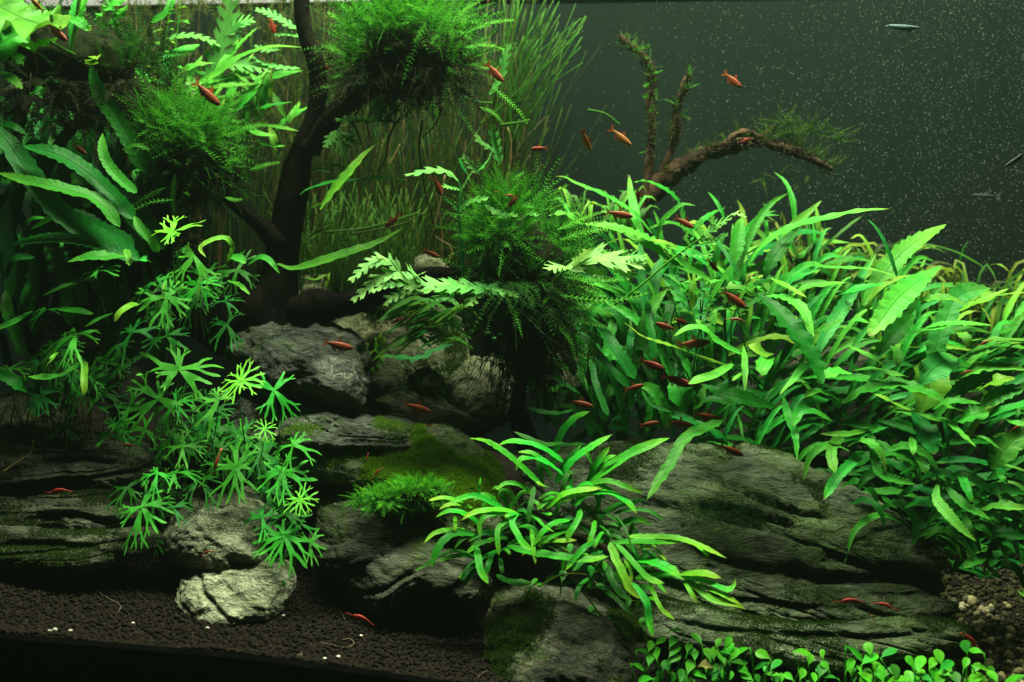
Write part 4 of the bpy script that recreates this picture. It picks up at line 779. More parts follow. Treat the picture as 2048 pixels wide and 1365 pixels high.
 ('E', [(1680, 575), (1850, 540), (2090, 565)], 26, .935, .92, 58, FERN_L, 'lance'),
 ('E', [(1660, 790), (1850, 760), (2090, 810)], 36, .945, .93, 45, FERN_D, 'lance'),
 ('E', [(1690, 450), (1850, 400), (2090, 445)], 31, .945, .935, 48, FERN_D, 'lance'),
 ('E', [(1800, 955), (1670, 985), (1550, 1045)], 21, .945, .93, 45, FERN, 'strap'),
 ('E', [(1700, 995), (1790, 1070), (1875, 1150)], 15, .945, .935, 45, FERN_D, 'lance'),
 ('E', [(880, 460), (940, 510), (1010, 568)], 15, .945, .935, 48, FERN, 'lance'),
 ('E', [(1170, 120), (1220, 190), (1240, 275)], 28, .95, .935, 45, FERN, 'broad'),
 ('E', [(1300, 300), (1360, 290), (1420, 335)], 18, .945, .935, 45, FERN, 'lance'),
 ('E', [(2100, 1150), (2050, 1270), (1995, 1230)], 15, .93, .92, 50, FERN_L, 'lance'),
 ('E', [(1830, 190), (1950, 220), (2090, 265)], 8, .935, .925, 55, FERN_L, 'lance'),
 ('E', [(1810, 235), (1870, 310), (1925, 370)], 17, .94, .93, 45, FERN, 'lance'),
 ('E', [(1120, -30), (1140, 60), (1140, 130)], 20, .945, .93, 45, FERN_L, 'lance'),
 ('E', [(1850, 560), (1930, 620), (2090, 690)], 22, .95, .94, 40, FERN_D, 'lance'),
 ('E', [(1680, 640), (1770, 640), (1860, 680)], 12, .945, .935, 50, FERN, 'lance'),
 ('E', [(1700, 900), (1770, 880), (1850, 900)], 16, .95, .94, 50, FERN_D, 'lance'),
]
for t, pts, w, d0, d1, f, mat, kind in LV:
    d0 -= .012; d1 -= .012; q = TL(t, pts); leaf(fern_root(q[0]), q, w*(.76 if kind != 'broad' else .88), d0, d1, f, kind, mat)
# further leaves deeper in the bank, by the same growth habit: rise from the rhizome, arch and droop
def top_y(x): return np.interp(x, [1120, 1200, 1300, 1450, 1600, 1750, 1900, 2060], [640, 560, 480, 470, 490, 540, 600, 640])
def bot_y(x): return np.interp(x, [1120, 1250, 1400, 1550, 1700, 1800, 1900, 2060], [860, 880, 880, 900, 960, 1050, 1150, 1230])
for k in range(760):
    x = random.uniform(1180, 2090); s = random.random()**.9; y = top_y(x)+30+(bot_y(x)-top_y(x)-20)*s
    if x < 1400 and s > .45 and random.random() < .6: continue
    d = 1.085-.085*s+random.uniform(0, .035); L = random.uniform(130, 280)*(1-.35*s)
    a = random.gauss(np.interp(x, [1200, 1450, 1700, 2050], [-.5, -.1, .35, .8]), .5)+(.9*s*random.choice((-1, 1, 1))); ca, sa = math.sin(a), math.cos(a); g = L*random.uniform(.05, .3)
    pts = [(x, y+25), (x+ca*L*.35, y+25-sa*L*.38), (x+ca*L*.7, y+25-sa*L*.68+g*.3), (x+ca*L, y+25-sa*L*.85+g)]
    mat = random.choice((FERN, FERN_D, FERN, FERN, FERN_L, FERN_L, FERN_B, FERN_Y) if s < .5 else (FERN_D, FERN, FERN_D, FERN_D))  # lower leaves mostly deep green, shade under the canopy put into colour
    if x < 1430 and y > 640: mat = FERN_D; d += .03  # shade of the hollow put into the leaf colour
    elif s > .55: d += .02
    leaf(fern_root((x, y)), pts, random.uniform(7, 14), d, d-random.uniform(0, .015), random.uniform(35, 60), random.choice(('lance', 'strap', 'strap')), mat, lean=.25)
for k in range(90):
    x = random.uniform(1090, 1420); y = random.uniform(680, 890); d = 1.02+random.uniform(0, .07); L = random.uniform(80, 200); c = random.uniform(-.9, .6)
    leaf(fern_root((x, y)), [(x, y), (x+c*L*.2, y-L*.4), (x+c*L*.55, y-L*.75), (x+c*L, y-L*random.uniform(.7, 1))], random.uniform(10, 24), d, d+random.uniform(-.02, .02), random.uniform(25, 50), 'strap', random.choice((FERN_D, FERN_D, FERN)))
for k in range(150):
    x = random.uniform(-40, 330); y = random.uniform(330, 760); d = 1.03+random.uniform(0, .07); L = random.uniform(90, 220); c = random.uniform(-.7, .7)
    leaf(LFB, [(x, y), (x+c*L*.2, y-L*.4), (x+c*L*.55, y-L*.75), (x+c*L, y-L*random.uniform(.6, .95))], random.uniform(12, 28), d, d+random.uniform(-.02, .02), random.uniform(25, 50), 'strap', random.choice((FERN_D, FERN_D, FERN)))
for k in range(70):   # drooping outer leaves over the end of the slab
    x = random.uniform(1680, 2080); y = np.interp(x, [1680, 1850, 2080], [900, 990, 1040])+random.uniform(-40, 120); L = random.uniform(60, 150); sd = random.choice((-1, 1, 1)); d = .985-random.uniform(0, .05)
    leaf(fern_root((x, y)), [(x, y), (x+sd*L*.35, y-L*.12), (x+sd*L*.7, y+L*.1), (x+sd*L*.85, y+L*random.uniform(.3, .6))], random.uniform(11, 22), d, d-.015, random.uniform(45, 60), 'lance', random.choice((FERN, FERN_D, FERN_D, FERN_L)), lean=.25)
# small pointed leaflets of a stem plant growing through the bank
sp_ = thing('stem_plant', 'small pointed leaflets on thin stems poking through the ferns by the fish', 'plant', W(1400, 720, .99))
for k in range(46):
    x = random.uniform(1330, 1540); y = random.uniform(560, 640)+ (random.uniform(0, 120) if random.random() < .35 else 0); a = random.uniform(-.6, 3.7); L = random.uniform(18, 38)
    leaf(sp_, [(x, y), (x+L*.5*math.cos(a), y-L*.3*math.sin(a)-3), (x+L*math.cos(a), y-L*.5*math.sin(a)+2)], random.uniform(8, 15), .985+random.uniform(-.02, .02), .98, 62, 'lance', random.choice((FERN_L, FERN, WIST, FERN_L)), n=7, m=2)
for k in range(7):
    x = random.uniform(1350, 1530); stem(sp_, [(x, 600), (x+random.uniform(-20, 20), 680), (x+random.uniform(-40, 40), 770)], [.985]*3, [1.5, 2, 2])
# ---- trident fern on the front stones
tf = thing('trident_fern', 'narrow leaved trident fern with yellow tips rooted on the front stones', 'fern', W(1110, 1080, .93))
TV = [
 ('F', [(1150, 520), (1080, 460), (940, 330), (820, 240), (700, 175), (565, 150)], 15, TRI, .935), ('F', [(1340, 350), (1280, 300), (1150, 220), (1000, 180), (880, 180), (800, 215)], 13, TRI, .93),
 ('F', [(1350, 185), (1200, 200), (1050, 150), (930, 95)], 11, TRI_D, .95), ('F', [(1240, 400), (1290, 200), (1340, 80), (1440, -20), (1560, -70)], 19, TRI, .955),
 ('F', [(1250, 500), (1200, 400), (1140, 310), (1060, 265), (965, 265)], 11, TRI, .92), ('F', [(1340, 460), (1300, 420), (1160, 325), (1060, 305), (980, 330), (950, 420)], 14, TRI, .92),
 ('F', [(1280, 520), (1380, 370), (1480, 280), (1600, 200), (1740, 118)], 17, TRI, .93), ('F', [(1280, 530), (1340, 380), (1420, 280), (1485, 205)], 17, TRI_D, .935),
 ('F', [(1540, 560), (1570, 450), (1600, 370), (1660, 290), (1720, 220)], 20, TRI, .93), ('F', [(1585, 400), (1555, 320), (1515, 238)], 11, TRI, .929), ('F', [(1620, 390), (1690, 320), (1770, 290)], 10, TRI, .931),
 ('F', [(1530, 560), (1640, 440), (1780, 340), (1920, 260), (2080, 190), (2210, 150)], 24, TRI, .925), ('F', [(1540, 520), (1700, 500), (1830, 540), (2000, 605)], 15, TRI, .922),
 ('F', [(1560, 600), (1720, 600), (1830, 650), (1900, 710), (1940, 775)], 17, TRI, .92), ('F', [(1190, 730), (1320, 620), (1450, 580), (1660, 558)], 14, TRI_Y, .915),
 ('F', [(1200, 725), (1330, 660), (1480, 615), (1605, 625)], 9, TRI_Y, .916), ('F', [(1260, 620), (1190, 670), (1120, 740)], 14, TRI, .912), ('F', [(1620, 820), (1720, 740), (1830, 690), (2030, 650)], 15, TRI_D, .93),
 ('F', [(560, 720), (440, 650), (330, 640), (230, 662)], 10, TRI_Y, .915), ('F', [(860, 745), (720, 660), (600, 620), (480, 650), (385, 688)], 15, TRI, .912), ('F', [(600, 720), (480, 690), (380, 700), (318, 738)], 10, TRI_Y, .91),
 ('F', [(690, 650), (650, 590), (662, 468)], 8, TRI, .92), ('F', [(970, 770), (850, 740), (700, 740), (580, 770), (498, 828)], 14, TRI_Y, .906), ('F', [(910, 780), (800, 770), (700, 790), (650, 860), (660, 972)], 14, TRI, .904),
 ('F', [(965, 765), (920, 820), (940, 900), (1000, 1000), (1080, 1072)], 19, TRI, .9), ('F', [(1030, 770), (1120, 810), (1190, 880), (1268, 922)], 10, TRI, .9), ('F', [(905, 818), (850, 840), (800, 900), (800, 1000), (810, 1115)], 15, TRI, .903),
 ('F', [(570, 920), (470, 900), (380, 905), (280, 930), (195, 1010)], 12, TRI_Y, .91), ('F', [(620, 935), (450, 930), (350, 1000), (290, 1100), (258, 1218)], 23, TRI_D, .905), ('F', [(450, 790), (452, 860), (450, 918)], 11, TRI_Y, .913),
 ('F', [(570, 1090), (420, 1080), (300, 1130), (200, 1200), (108, 1242)], 11, TRI_D, .91), ('F', [(620, 1120), (500, 1110), (400, 1125), (310, 1160)], 12, TRI, .907), ('F', [(620, 1030), (640, 1140), (660, 1240), (725, 1345)], 21, TRI, .9),
 ('F', [(755, 1090), (730, 1170), (705, 1265)], 17, TRI_D, .902), ('F', [(640, 1165), (560, 1230), (498, 1315)], 15, TRI_D, .908), ('F', [(650, 1195), (580, 1280), (505, 1380)], 13, TRI_D, .91), ('F', [(790, 1265), (880, 1320), (1000, 1340), (1075, 1328)], 17, TRI_D, .905),
 ('F', [(825, 1060), (870, 1060), (905, 1105)], 11, TRI, .9), ('F', [(1075, 890), (1090, 1000), (1100, 1100), (1110, 1185)], 12, TRI_Y, .902), ('F', [(880, 960), (700, 1000), (560, 1020)], 14, TRI_D, .915), ('F', [(820, 1130), (830, 1200), (840, 1260)], 14, TRI_D, .903),
 ('F', [(1100, 540), (1080, 650), (1060, 760), (1060, 850)], 14, TRI_D, .91), ('F', [(1240, 560), (1180, 540), (1110, 508)], 8, TRI_Y, .91), ('F', [(1330, 610), (1230, 600), (1130, 650)], 9, TRI, .912),
 ('F', [(1160, 760), (1200, 770), (1250, 770)], 8, TRI, .905), ('F', [(1000, 780), (930, 770), (850, 795)], 10, TRI, .905),
 ('F', [(1420, 600), (1390, 470), (1380, 400)], 14, TRI_D, .93), ('F', [(1170, 560), (1150, 430), (1130, 260)], 15, TRI_D, .94),
 ('G', [(-150, 540), (50, 590), (200, 615), (420, 645), (560, 645), (690, 628)], 19, TRI, .895), ('G', [(650, 495), (560, 510), (470, 570), (400, 650), (328, 745)], 16, TRI, .895),
 ('G', [(370, 330), (250, 350), (150, 420), (60, 550)], 15, TRI, .905), ('G', [(350, 410), (220, 460), (105, 540)], 11, TRI, .904), ('G', [(120, 512), (260, 500), (425, 495)], 10, TRI_Y, .9),
 ('G', [(695, 510), (740, 640), (800, 760), (860, 890), (945, 975)], 24, TRI_Y, .888), ('G', [(740, 520), (820, 600), (920, 710), (1020, 810), (1140, 848)], 18, TRI, .89), ('G', [(815, 655), (870, 760), (862, 860)], 10, TRI_Y, .89),
 ('G', [(860, 840), (920, 900), (1000, 1010), (1020, 1160), (1052, 1298)], 21, TRI, .886), ('G', [(1010, 820), (1060, 940), (1120, 1060), (1228, 1148)], 13, TRI_Y, .888),
 ('G', [(900, 800), (1030, 790), (1150, 780), (1260, 790), (1340, 820)], 16, TRI, .892), ('G', [(1310, 810), (1450, 920), (1560, 990), (1700, 1010), (1810, 1060)], 19, TRI_Y, .885), ('G', [(1370, 840), (1500, 890), (1640, 950), (1770, 1025)], 13, TRI_Y, .884),
 ('G', [(1300, 815), (1350, 910), (1418, 1010)], 13, TRI_Y, .885), ('G', [(1240, 770), (1450, 770), (1610, 802)], 18, TRI_Y, .888), ('G', [(1300, 790), (1480, 830), (1600, 880), (1665, 900), (1715, 860), (1722, 805)], 14, TRI, .886), ('G', [(920, 660), (1040, 670), (1160, 720), (1280, 790)], 26, TRI, .892),
 ('G', [(840, 465), (1000, 465), (1200, 470), (1330, 500), (1480, 560), (1650, 642)], 14, TRI_Y, .9), ('G', [(700, 515), (900, 505), (1100, 510), (1310, 505)], 13, TRI, .9), ('G', [(1410, 545), (1460, 590), (1510, 628)], 10, TRI_Y, .898), ('G', [(1045, 525), (1090, 580), (1160, 665)], 10, TRI_Y, .9),
 ('G', [(570, 330), (560, 420), (515, 520)], 15, TRI, .9), ('G', [(460, 240), (420, 350), (360, 450), (338, 520)], 18, TRI, .897), ('G', [(630, 890), (740, 970), (820, 1050), (900, 1115)], 14, TRI_D, .897),
 ('G', [(685, 700), (700, 800), (760, 900), (845, 980)], 22, TRI_D, .897), ('G', [(520, 800), (430, 900), (415, 1005)], 13, TRI_D, .903), ('G', [(740, 280), (830, 420), (875, 580)], 7, TRI_D, .905), ('G', [(640, 420), (600, 480), (560, 560)], 13, TRI, .898),
 ('G', [(960, 560), (1060, 640), (1200, 700)], 9, TRI_D, .9), ('G', [(900, 540), (960, 555), (1040, 550)], 9, TRI_Y, .9), ('G', [(640, 580), (520, 640), (390, 750)], 12, TRI_D, .9), ('G', [(610, 370), (680, 430), (710, 490)], 7, TRI_D, .905), ('G', [(660, 340), (720, 360), (780, 385)], 8, TRI_D, .91),
 ('G', [(960, 700), (1060, 760), (1150, 880)], 9, TRI_D, .9), ('G', [(800, 950), (850, 980), (830, 1050)], 16, TRI_D, .9),
]
for t, pts, w, mat, d in TV:
    leaf(tf, TL(t, pts), w*.68, d+.004, d-.006, random.uniform(45, 62), 'strap', mat, ruf=.06, fold=.12, bow=.004)
for k in range(75):
    x, y = random.choice([(random.uniform(960, 1100), random.uniform(1000, 1120)), (random.uniform(1050, 1250), random.uniform(970, 1120)), (random.uniform(1150, 1300), random.uniform(1060, 1180))]); L = random.uniform(50, 110); a = random.uniform(-.7, math.pi+.7); ca, sa = math.cos(a), math.sin(a)
    leaf(tf, [(x, y), (x+ca*L*.35, y-sa*L*.35-8), (x+ca*L*.7, y-sa*L*.6-4), (x+ca*L, y-sa*L*.75+16)], random.uniform(6, 11), .935-.01*random.random(), .922, random.uniform(45, 62), 'strap', random.choice((TRI_D, TRI_D, TRI)), ruf=.06, fold=.12, bow=.004)
V, F = tube(cr(np.stack([W(1010, 1060, .935), W(1060, 1040, .93), W(1110, 1060, .925), W(1200, 1090, .92), W(1240, 1130, .91)]), 30), .0026, 8, .5, 200)
part('rhizome', V, F, ROOTM, tf)
# ---- dark strap ferns on the driftwood, left
lf = thing('strap_fern', 'large dark strap leaved fern spreading below the shaded moss', 'fern', W(260, 440, 1.0))
lf2 = thing('strap_fern', 'strap fern with upright pointed leaves rising behind the moss clump', 'fern', W(330, 250, 1.075))
lf3 = thing('strap_fern', 'strap fern with crinkled yellow tipped leaves among the star leaves', 'fern', W(300, 560, 1.0))
lf4 = thing('strap_fern', 'strap fern with long pale leaves right of the trunk', 'fern', W(600, 480, 1.04))
lf5 = thing('strap_fern', 'dim strap leaved fern against the edge of the tank', 'fern', W(20, 620, 1.02))
for root, t, pts, w, d0, d1, f, mat, kind in [
 (lf, 'S', [(290, 345), (273, 308), (239, 246), (211, 205), (196, 178), (186, 153), (182, 128)], 36, 1.0, .985, 25, FERN_D, 'strap'), (lf, 'S', [(183, 130), (183, 122), (192, 114)], 26, .985, .978, 70, FERN_Y, 'none'),
 (lf, 'S', [(275, 385), (250, 368), (225, 342), (208, 312), (204, 285), (206, 266)], 22, .985, .97, 40, FERN, 'strap'), (lf, 'S', [(280, 520), (195, 478), (156, 452), (105, 410), (60, 350), (15, 284), (-20, 240)], 44, .99, .965, 35, FERN_D, 'strap'),
 (lf, 'S', [(270, 440), (219, 386), (171, 342), (113, 308), (44, 292)], 32, .985, .97, 40, FERN_D, 'strap'), (lf, 'S', [(240, 455), (215, 420), (185, 396), (130, 379), (68, 365), (-5, 346)], 24, .975, .955, 45, FERN, 'strap'),
 (lf, 'S', [(260, 520), (215, 498), (159, 482), (98, 478), (15, 492)], 24, .98, .965, 45, FERN_D, 'strap'), (lf, 'S', [(250, 500), (180, 440), (120, 430), (60, 460)], 20, 1.01, 1.0, 45, FERN_D, 'strap'),
 (lf, 'S', [(300, 480), (250, 420), (215, 370)], 26, 1.01, 1.0, 35, FERN_D, 'strap'), (lf, 'S', [(330, 500), (290, 430), (250, 390), (180, 370)], 30, 1.02, 1.01, 40, FERN_D, 'strap'), (lf, '1', [(1100, 480), (800, 330), (600, 260), (430, 180)], 40, 1.0, .99, 35, FERN_D, 'strap'),
 (lf3, 'S', [(262, 514), (220, 514), (183, 513), (135, 524)], 24, .965, .955, 55, FERN, 'lance'), (lf3, 'S', [(318, 505), (300, 478), (281, 456), (268, 432)], 20, .97, .96, 35, FERN, 'strap'),
 (lf3, 'S', [(455, 525), (465, 495), (450, 476), (420, 482), (400, 497), (412, 515)], 11, .975, .96, 50, FERN_Y, 'strap'), (lf3, 'S', [(275, 606), (255, 614), (238, 628), (229, 645)], 17, .955, .945, 60, FERN_Y, 'strap'),
 (lf3, 'S', [(190, 560), (150, 566), (122, 575), (85, 592)], 11, .985, .975, 50, FERN, 'lance'), (lf3, 'S', [(225, 627), (207, 634), (190, 642), (168, 655)], 9, .965, .955, 50, FERN, 'lance'), (lf3, 'S', [(252, 498), (257, 515), (261, 532)], 15, .96, .955, 50, FERN_L, 'strap'),
 (lf3, 'S', [(270, 525), (285, 518), (302, 525)], 14, .965, .96, 55, FERN, 'broad'), (lf3, 'S', [(455, 512), (475, 516), (493, 526)], 20, .985, .975, 50, FERN, 'broad'), (lf3, 'S', [(455, 562), (478, 570), (500, 590)], 11, .985, .975, 55, FERN_L, 'lance'),
 (lf3, 'S', [(495, 530), (520, 515), (540, 522), (560, 548)], 15, .995, .985, 55, FERN, 'lance'), (lf3, 'S', [(168, 722), (169, 750), (168, 792)], 15, .955, .945, 40, FERN_Y, 'strap'), (lf3, 'S', [(308, 610), (305, 630), (302, 650)], 10, .97, .965, 35, FERN_D, 'strap'),
 (lf3, 'S', [(160, 725), (125, 750), (90, 755), (55, 754)], 13, .955, .945, 55, FERN, 'strap'), (lf3, 'S', [(325, 598), (328, 580), (328, 566)], 7, .955, .95, 45, FERN_Y, 'strap'), (lf3, 'S', [(115, 705), (105, 715), (93, 731)], 11, .95, .945, 60, FERN_Y, 'strap'),
 (lf5, 'S', [(50, 712), (40, 690), (27, 655), (15, 620), (10, 580)], 27, .99, 1.0, 30, FERN, 'strap'), (lf5, 'S', [(65, 622), (29, 643), (-10, 660)], 14, .98, .97, 55, FERN, 'strap'), (lf5, 'S', [(115, 617), (150, 622), (188, 628)], 12, .975, .97, 55, FERN, 'strap'),
 (lf5, 'S', [(60, 790), (29, 764), (-10, 742)], 24, .97, .96, 50, FERN_D, 'strap'), (lf5, 'S', [(40, 485), (48, 456), (66, 438), (90, 436)], 11, 1.0, .99, 50, FERN, 'strap'), (lf5, 'S', [(20, 600), (20, 520), (10, 440), (20, 390)], 26, 1.02, 1.03, 25, FERN_D, 'strap'),
 (lf5, 'S', [(60, 600), (70, 540), (60, 480), (90, 420)], 24, 1.03, 1.03, 25, FERN_D, 'strap'), (lf5, 'S', [(45, 640), (50, 590), (60, 560)], 18, 1.0, 1.0, 30, FERN_D, 'strap'), (lf5, 'S', [(10, 560), (30, 520), (70, 515)], 18, 1.01, 1.0, 40, FERN_D, 'strap'),
 (lf5, 'S', [(178, 800), (184, 780), (220, 754), (268, 722), (300, 705)], 12, .99, 1.0, 40, FERN_D, 'strap'), (lf5, 'S', [(178, 790), (195, 810), (230, 830)], 8, .99, .985, 45, FERN_D, 'strap'),
 (lf2, 'L', [(960, 520), (955, 420), (990, 340), (1070, 300), (1170, 262)], 25, 1.06, 1.07, 45, FERN, 'strap'), (lf2, 'L', [(980, 520), (1060, 430), (1150, 385), (1260, 370)], 22, 1.055, 1.05, 55, FERN_L, 'lance'),
 (lf2, 'L', [(780, 740), (850, 610), (930, 530), (990, 500)], 26, 1.06, 1.06, 40, FERN, 'strap'), (lf2, 'L', [(1040, 540), (1250, 440), (1400, 340), (1580, 280), (1770, 278)], 18, 1.055, 1.03, 60, FERN_L, 'lance'),
 (lf2, 'L', [(1310, 650), (1380, 470), (1430, 380), (1490, 310)], 20, 1.06, 1.07, 40, FERN_L, 'lance'), (lf2, 'L', [(1240, 460), (1330, 330), (1400, 225)], 18, 1.06, 1.07, 50, FERN_L, 'lance'), (lf2, 'L', [(1360, 680), (1420, 600), (1525, 508)], 21, 1.05, 1.04, 50, FERN, 'lance'),
 (lf2, 'L', [(1690, 720), (1720, 660), (1755, 595)], 18, 1.07, 1.08, 45, FERN_L, 'lance'), (lf2, 'L', [(760, 760), (750, 680), (715, 590)], 16, 1.06, 1.06, 35, FERN, 'lance'), (lf2, 'L', [(890, 690), (860, 560), (820, 420), (760, 360), (650, 352)], 8, 1.02, 1.01, 45, FERN_D, 'lance'),
 (lf2, 'L', [(1480, 740), (1600, 740), (1750, 770)], 12, 1.06, 1.05, 60, FERN_L, 'lance'), (lf2, 'L', [(1420, 700), (1500, 780), (1620, 800)], 18, 1.06, 1.05, 60, FERN_L, 'lance'), (lf2, 'L', [(1500, 820), (1580, 860), (1680, 850)], 16, 1.06, 1.05, 60, FERN_L, 'lance'),
 (lf2, 'L', [(1000, 600), (1090, 540), (1200, 480)], 20, 1.05, 1.04, 58, FERN_L, 'lance'), (lf2, 'L', [(880, 130), (960, 90), (1000, 20), (1010, -60)], 18, 1.07, 1.07, 40, FERN, 'strap'),
 (lf4, 'S', [(640, 420), (670, 378), (697, 346), (726, 312), (753, 288)], 22, 1.0, .985, 55, FERN_Y, 'lance'), (lf4, 'S', [(600, 390), (618, 378), (673, 363), (717, 362), (764, 356), (818, 362)], 11, 1.05, 1.03, 55, FERN, 'lance'),
 (lf4, 'S', [(610, 352), (640, 334), (667, 331), (706, 341)], 9, 1.06, 1.05, 60, FERN_L, 'lance'), (lf4, 'S', [(555, 528), (587, 537), (645, 522), (704, 503), (755, 485), (808, 455)], 20, 1.02, 1.0, 55, FERN_L, 'lance'),
 (lf4, 'S', [(605, 420), (640, 410), (670, 395)], 9, 1.06, 1.05, 60, FERN_Y, 'lance'), (lf4, 'S', [(595, 500), (630, 470), (665, 445)], 10, 1.06, 1.05, 60, FERN_Y, 'lance'), (lf4, 'S', [(600, 440), (640, 430), (690, 420)], 8, 1.06, 1.05, 60, FERN_L, 'lance'),
 (lf4, 'S', [(600, 350), (640, 340), (665, 348)], 8, 1.06, 1.05, 60, FERN_L, 'lance'), (lf4, 'S', [(610, 555), (630, 560), (655, 548)], 9, 1.04, 1.03, 60, FERN_Y, 'lance'), (lf4, 'S', [(652, 575), (655, 560), (660, 545)], 9, 1.04, 1.03, 60, FERN_Y, 'broad'),
]:
    sh = -.008 if root in (lf, lf5) else 0; leaf(root, TL(t, pts), w*.9, d0+sh, d1+sh, f, kind, mat, ruf=.07)
for k in range(44):
    x = random.uniform(300, 590); y = random.uniform(150, 330); L = random.uniform(60, 150); a = random.gauss(.3, .7); ca, sa = math.sin(a), math.cos(a); d = random.uniform(1.06, 1.10)
    leaf(lf2, [(x, y), (x+ca*L*.4, y-sa*L*.45), (x+ca*L, y-sa*L*.85)], random.uniform(8, 18), d, d, random.uniform(45, 60), 'lance', random.choice((FERN, FERN_L, FERN_L, FERN_Y)), lean=.2)
# ---- wide wavy leaves near the surface
wl = thing('wavy_plant', 'wide wavy edged pale leaves at the water surface by the tank corner', 'plant', W(90, 40, 1.0))
for t, pts, w, d0, d1, f, mat in [('S', [(-40, -10), (20, 25), (70, 45), (105, 50), (142, 30)], 78, .97, .96, 50, FERN_L), ('S', [(-50, 70), (-10, 90), (25, 75), (55, 60)], 95, .98, .975, 35, FERN), ('S', [(125, 72), (95, 84), (70, 92), (40, 86)], 26, .955, .95, 60, FERN_Y),
    ('S', [(-30, 30), (10, 10), (30, -30)], 60, .99, .99, 45, FERN_L), ('S', [(140, 100), (145, 60), (150, 20), (170, -40)], 20, .99, .99, 30, FERN), ('S', [(150, 70), (160, 30), (175, -20)], 22, .985, .985, 40, FERN_L), ('S', [(190, 40), (225, 8), (260, -10)], 34, .99, .985, 60, FERN_L),
    ('S', [(200, 60), (230, 40), (255, 10)], 30, 1.0, .99, 50, FERN), ('S', [(170, 60), (175, 55), (180, 62)], 14, .98, .975, 60, FERN_Y), ('S', [(130, 30), (160, 45), (178, 62)], 22, .98, .97, 55, FERN), ('S', [(20, 105), (35, 115), (48, 130)], 20, .97, .965, 50, FERN), ('S', [(-10, 140), (20, 155), (45, 178)], 18, .97, .965, 55, FERN_L), ('S', [(60, 190), (75, 180), (85, 195)], 20, .98, .975, 50, FERN_D), ('S', [(-10, 255), (20, 250), (52, 268)], 14, .98, .975, 50, FERN_D)]:
    leaf(wl, pts, w, d0, d1, f, 'broad', mat, ruf=.22, fold=.1, n=24)
stem(wl, [(140, 110), (150, 60), (160, -10)], [.985]*3, [4, 4, 4]); stem(wl, [(95, 80), (120, 95), (150, 110)], [.96, .97, .985], [3, 3, 3])
# ---------------------------------------------------------------- star-leaved plants
def star2d(lobes, seed):
    rs = random.Random(seed); V = []; F = []; U = []
    def v(p, r): V.append(p); U.append((.3, min(1, r))); return len(V)-1
    def strip(a, b, ang, L, w1, w2, r0, r1, k=3, bend=0.0):
        mx = (V[a][0]+V[b][0])/2; my = (V[a][1]+V[b][1])/2; w0 = math.dist(V[a], V[b])/2
        for i in range(1, k+1):
            s = i/k; an = ang+bend*s; mx += L/k*math.cos(an); my += L/k*math.sin(an); wd = w0+(w1-w0)*s if w2 is None else (w0*(1-s)+w1*2*s*(1-s)+w2*s*s)
            na = v((mx-wd*math.sin(an), my+wd*math.cos(an)), r0+(r1-r0)*s); nb = v((mx+wd*math.sin(an), my-wd*math.cos(an)), r0+(r1-r0)*s)
            F.append((a, b, nb, na)); a, b = na, nb
        return a, b, ang+bend
    def split(a, b, k):
        out = []; prev = a
        for i in range(1, k+1):
            if i == k: nx = b
            else: s = i/k; nx = v((V[a][0]*(1-s)+V[b][0]*s, V[a][1]*(1-s)+V[b][1]*s), U[a][1])
            out.append((prev, nx)); prev = nx
        return out
    lobes = sorted([(a % 360, l) for a, l in lobes]); keep = []
    for a, l in lobes:
        if len(lobes) > 7 or not keep or (a-keep[-1][0] > 46 and (keep[0][0]+360-a) > 40): keep.append((a, l))
    lobes = keep; young = len(lobes) > 6
    for ang, L in lobes:
        an = math.radians(ang); wd = .035; a = v((-wd*math.sin(an), wd*math.cos(an)), 0); b = v((wd*math.sin(an), -wd*math.cos(an)), 0)
        l0 = L*rs.uniform(.44, .55); a, b, an = strip(a, b, an, l0, .115 if not young else .075, None, 0, .4, 3, rs.uniform(-.1, .1))
        k1 = 2 if young else rs.choice((2, 3)); sub = split(a, b, k1)
        for i, (p, q) in enumerate(sub):
            of = (0.5*(k1-1)-i)*(1.15 if k1 == 2 else .78) if k1 > 1 else 0
            a1, b1, an1 = strip(p, q, an+of*1.0, L*rs.uniform(.20, .30), .034, None, .4, .7, 2, -of*.35)
            if rs.random() < .6:
                for j, (p2, q2) in enumerate(split(a1, b1, 2)):
                    o2 = (.5-j)*.9; strip(p2, q2, an1+o2, L*rs.uniform(.16, .26), .026, .006, .7, 1.0, 3, -o2*.35)
            else: strip(a1, b1, an1, L*rs.uniform(.2, .32), .04, .006, .7, 1.0, 3, rs.uniform(-.2, .2))
    return np.array(V), F, np.array(U)
SP = [('star leaved plant beneath the moss clump with one bright cut leaf on top', (360, 560), 1.0), ('star leaved plant with drooping pale leaves near the tank corner', (130, 740), .985),
      ('star leaved plant with wide flat leaves left of the grey boulder', (330, 830), .99), ('star leaved plant in front of the grey boulder with a yellow green top leaf', (510, 850), .975),
      ('star leaved plant over the layered rock with thin drooping fingers', (285, 1000), .955), ('star leaved plant above the speckled pale rock', (470, 960), .96), ('star leaved plant at the right flank of the speckled pale rock', (580, 1060), .945)]
stars = [thing('star_plant', l, 'plant', W(c[0], c[1]+70, d), 'star leaved plants') for l, c, d in SP]
def star_root(p):
    q = np.array([(c[0]-p[0])**2+(c[1]-p[1])**2 for l, c, d in SP]); return stars[int(q.argmin())]
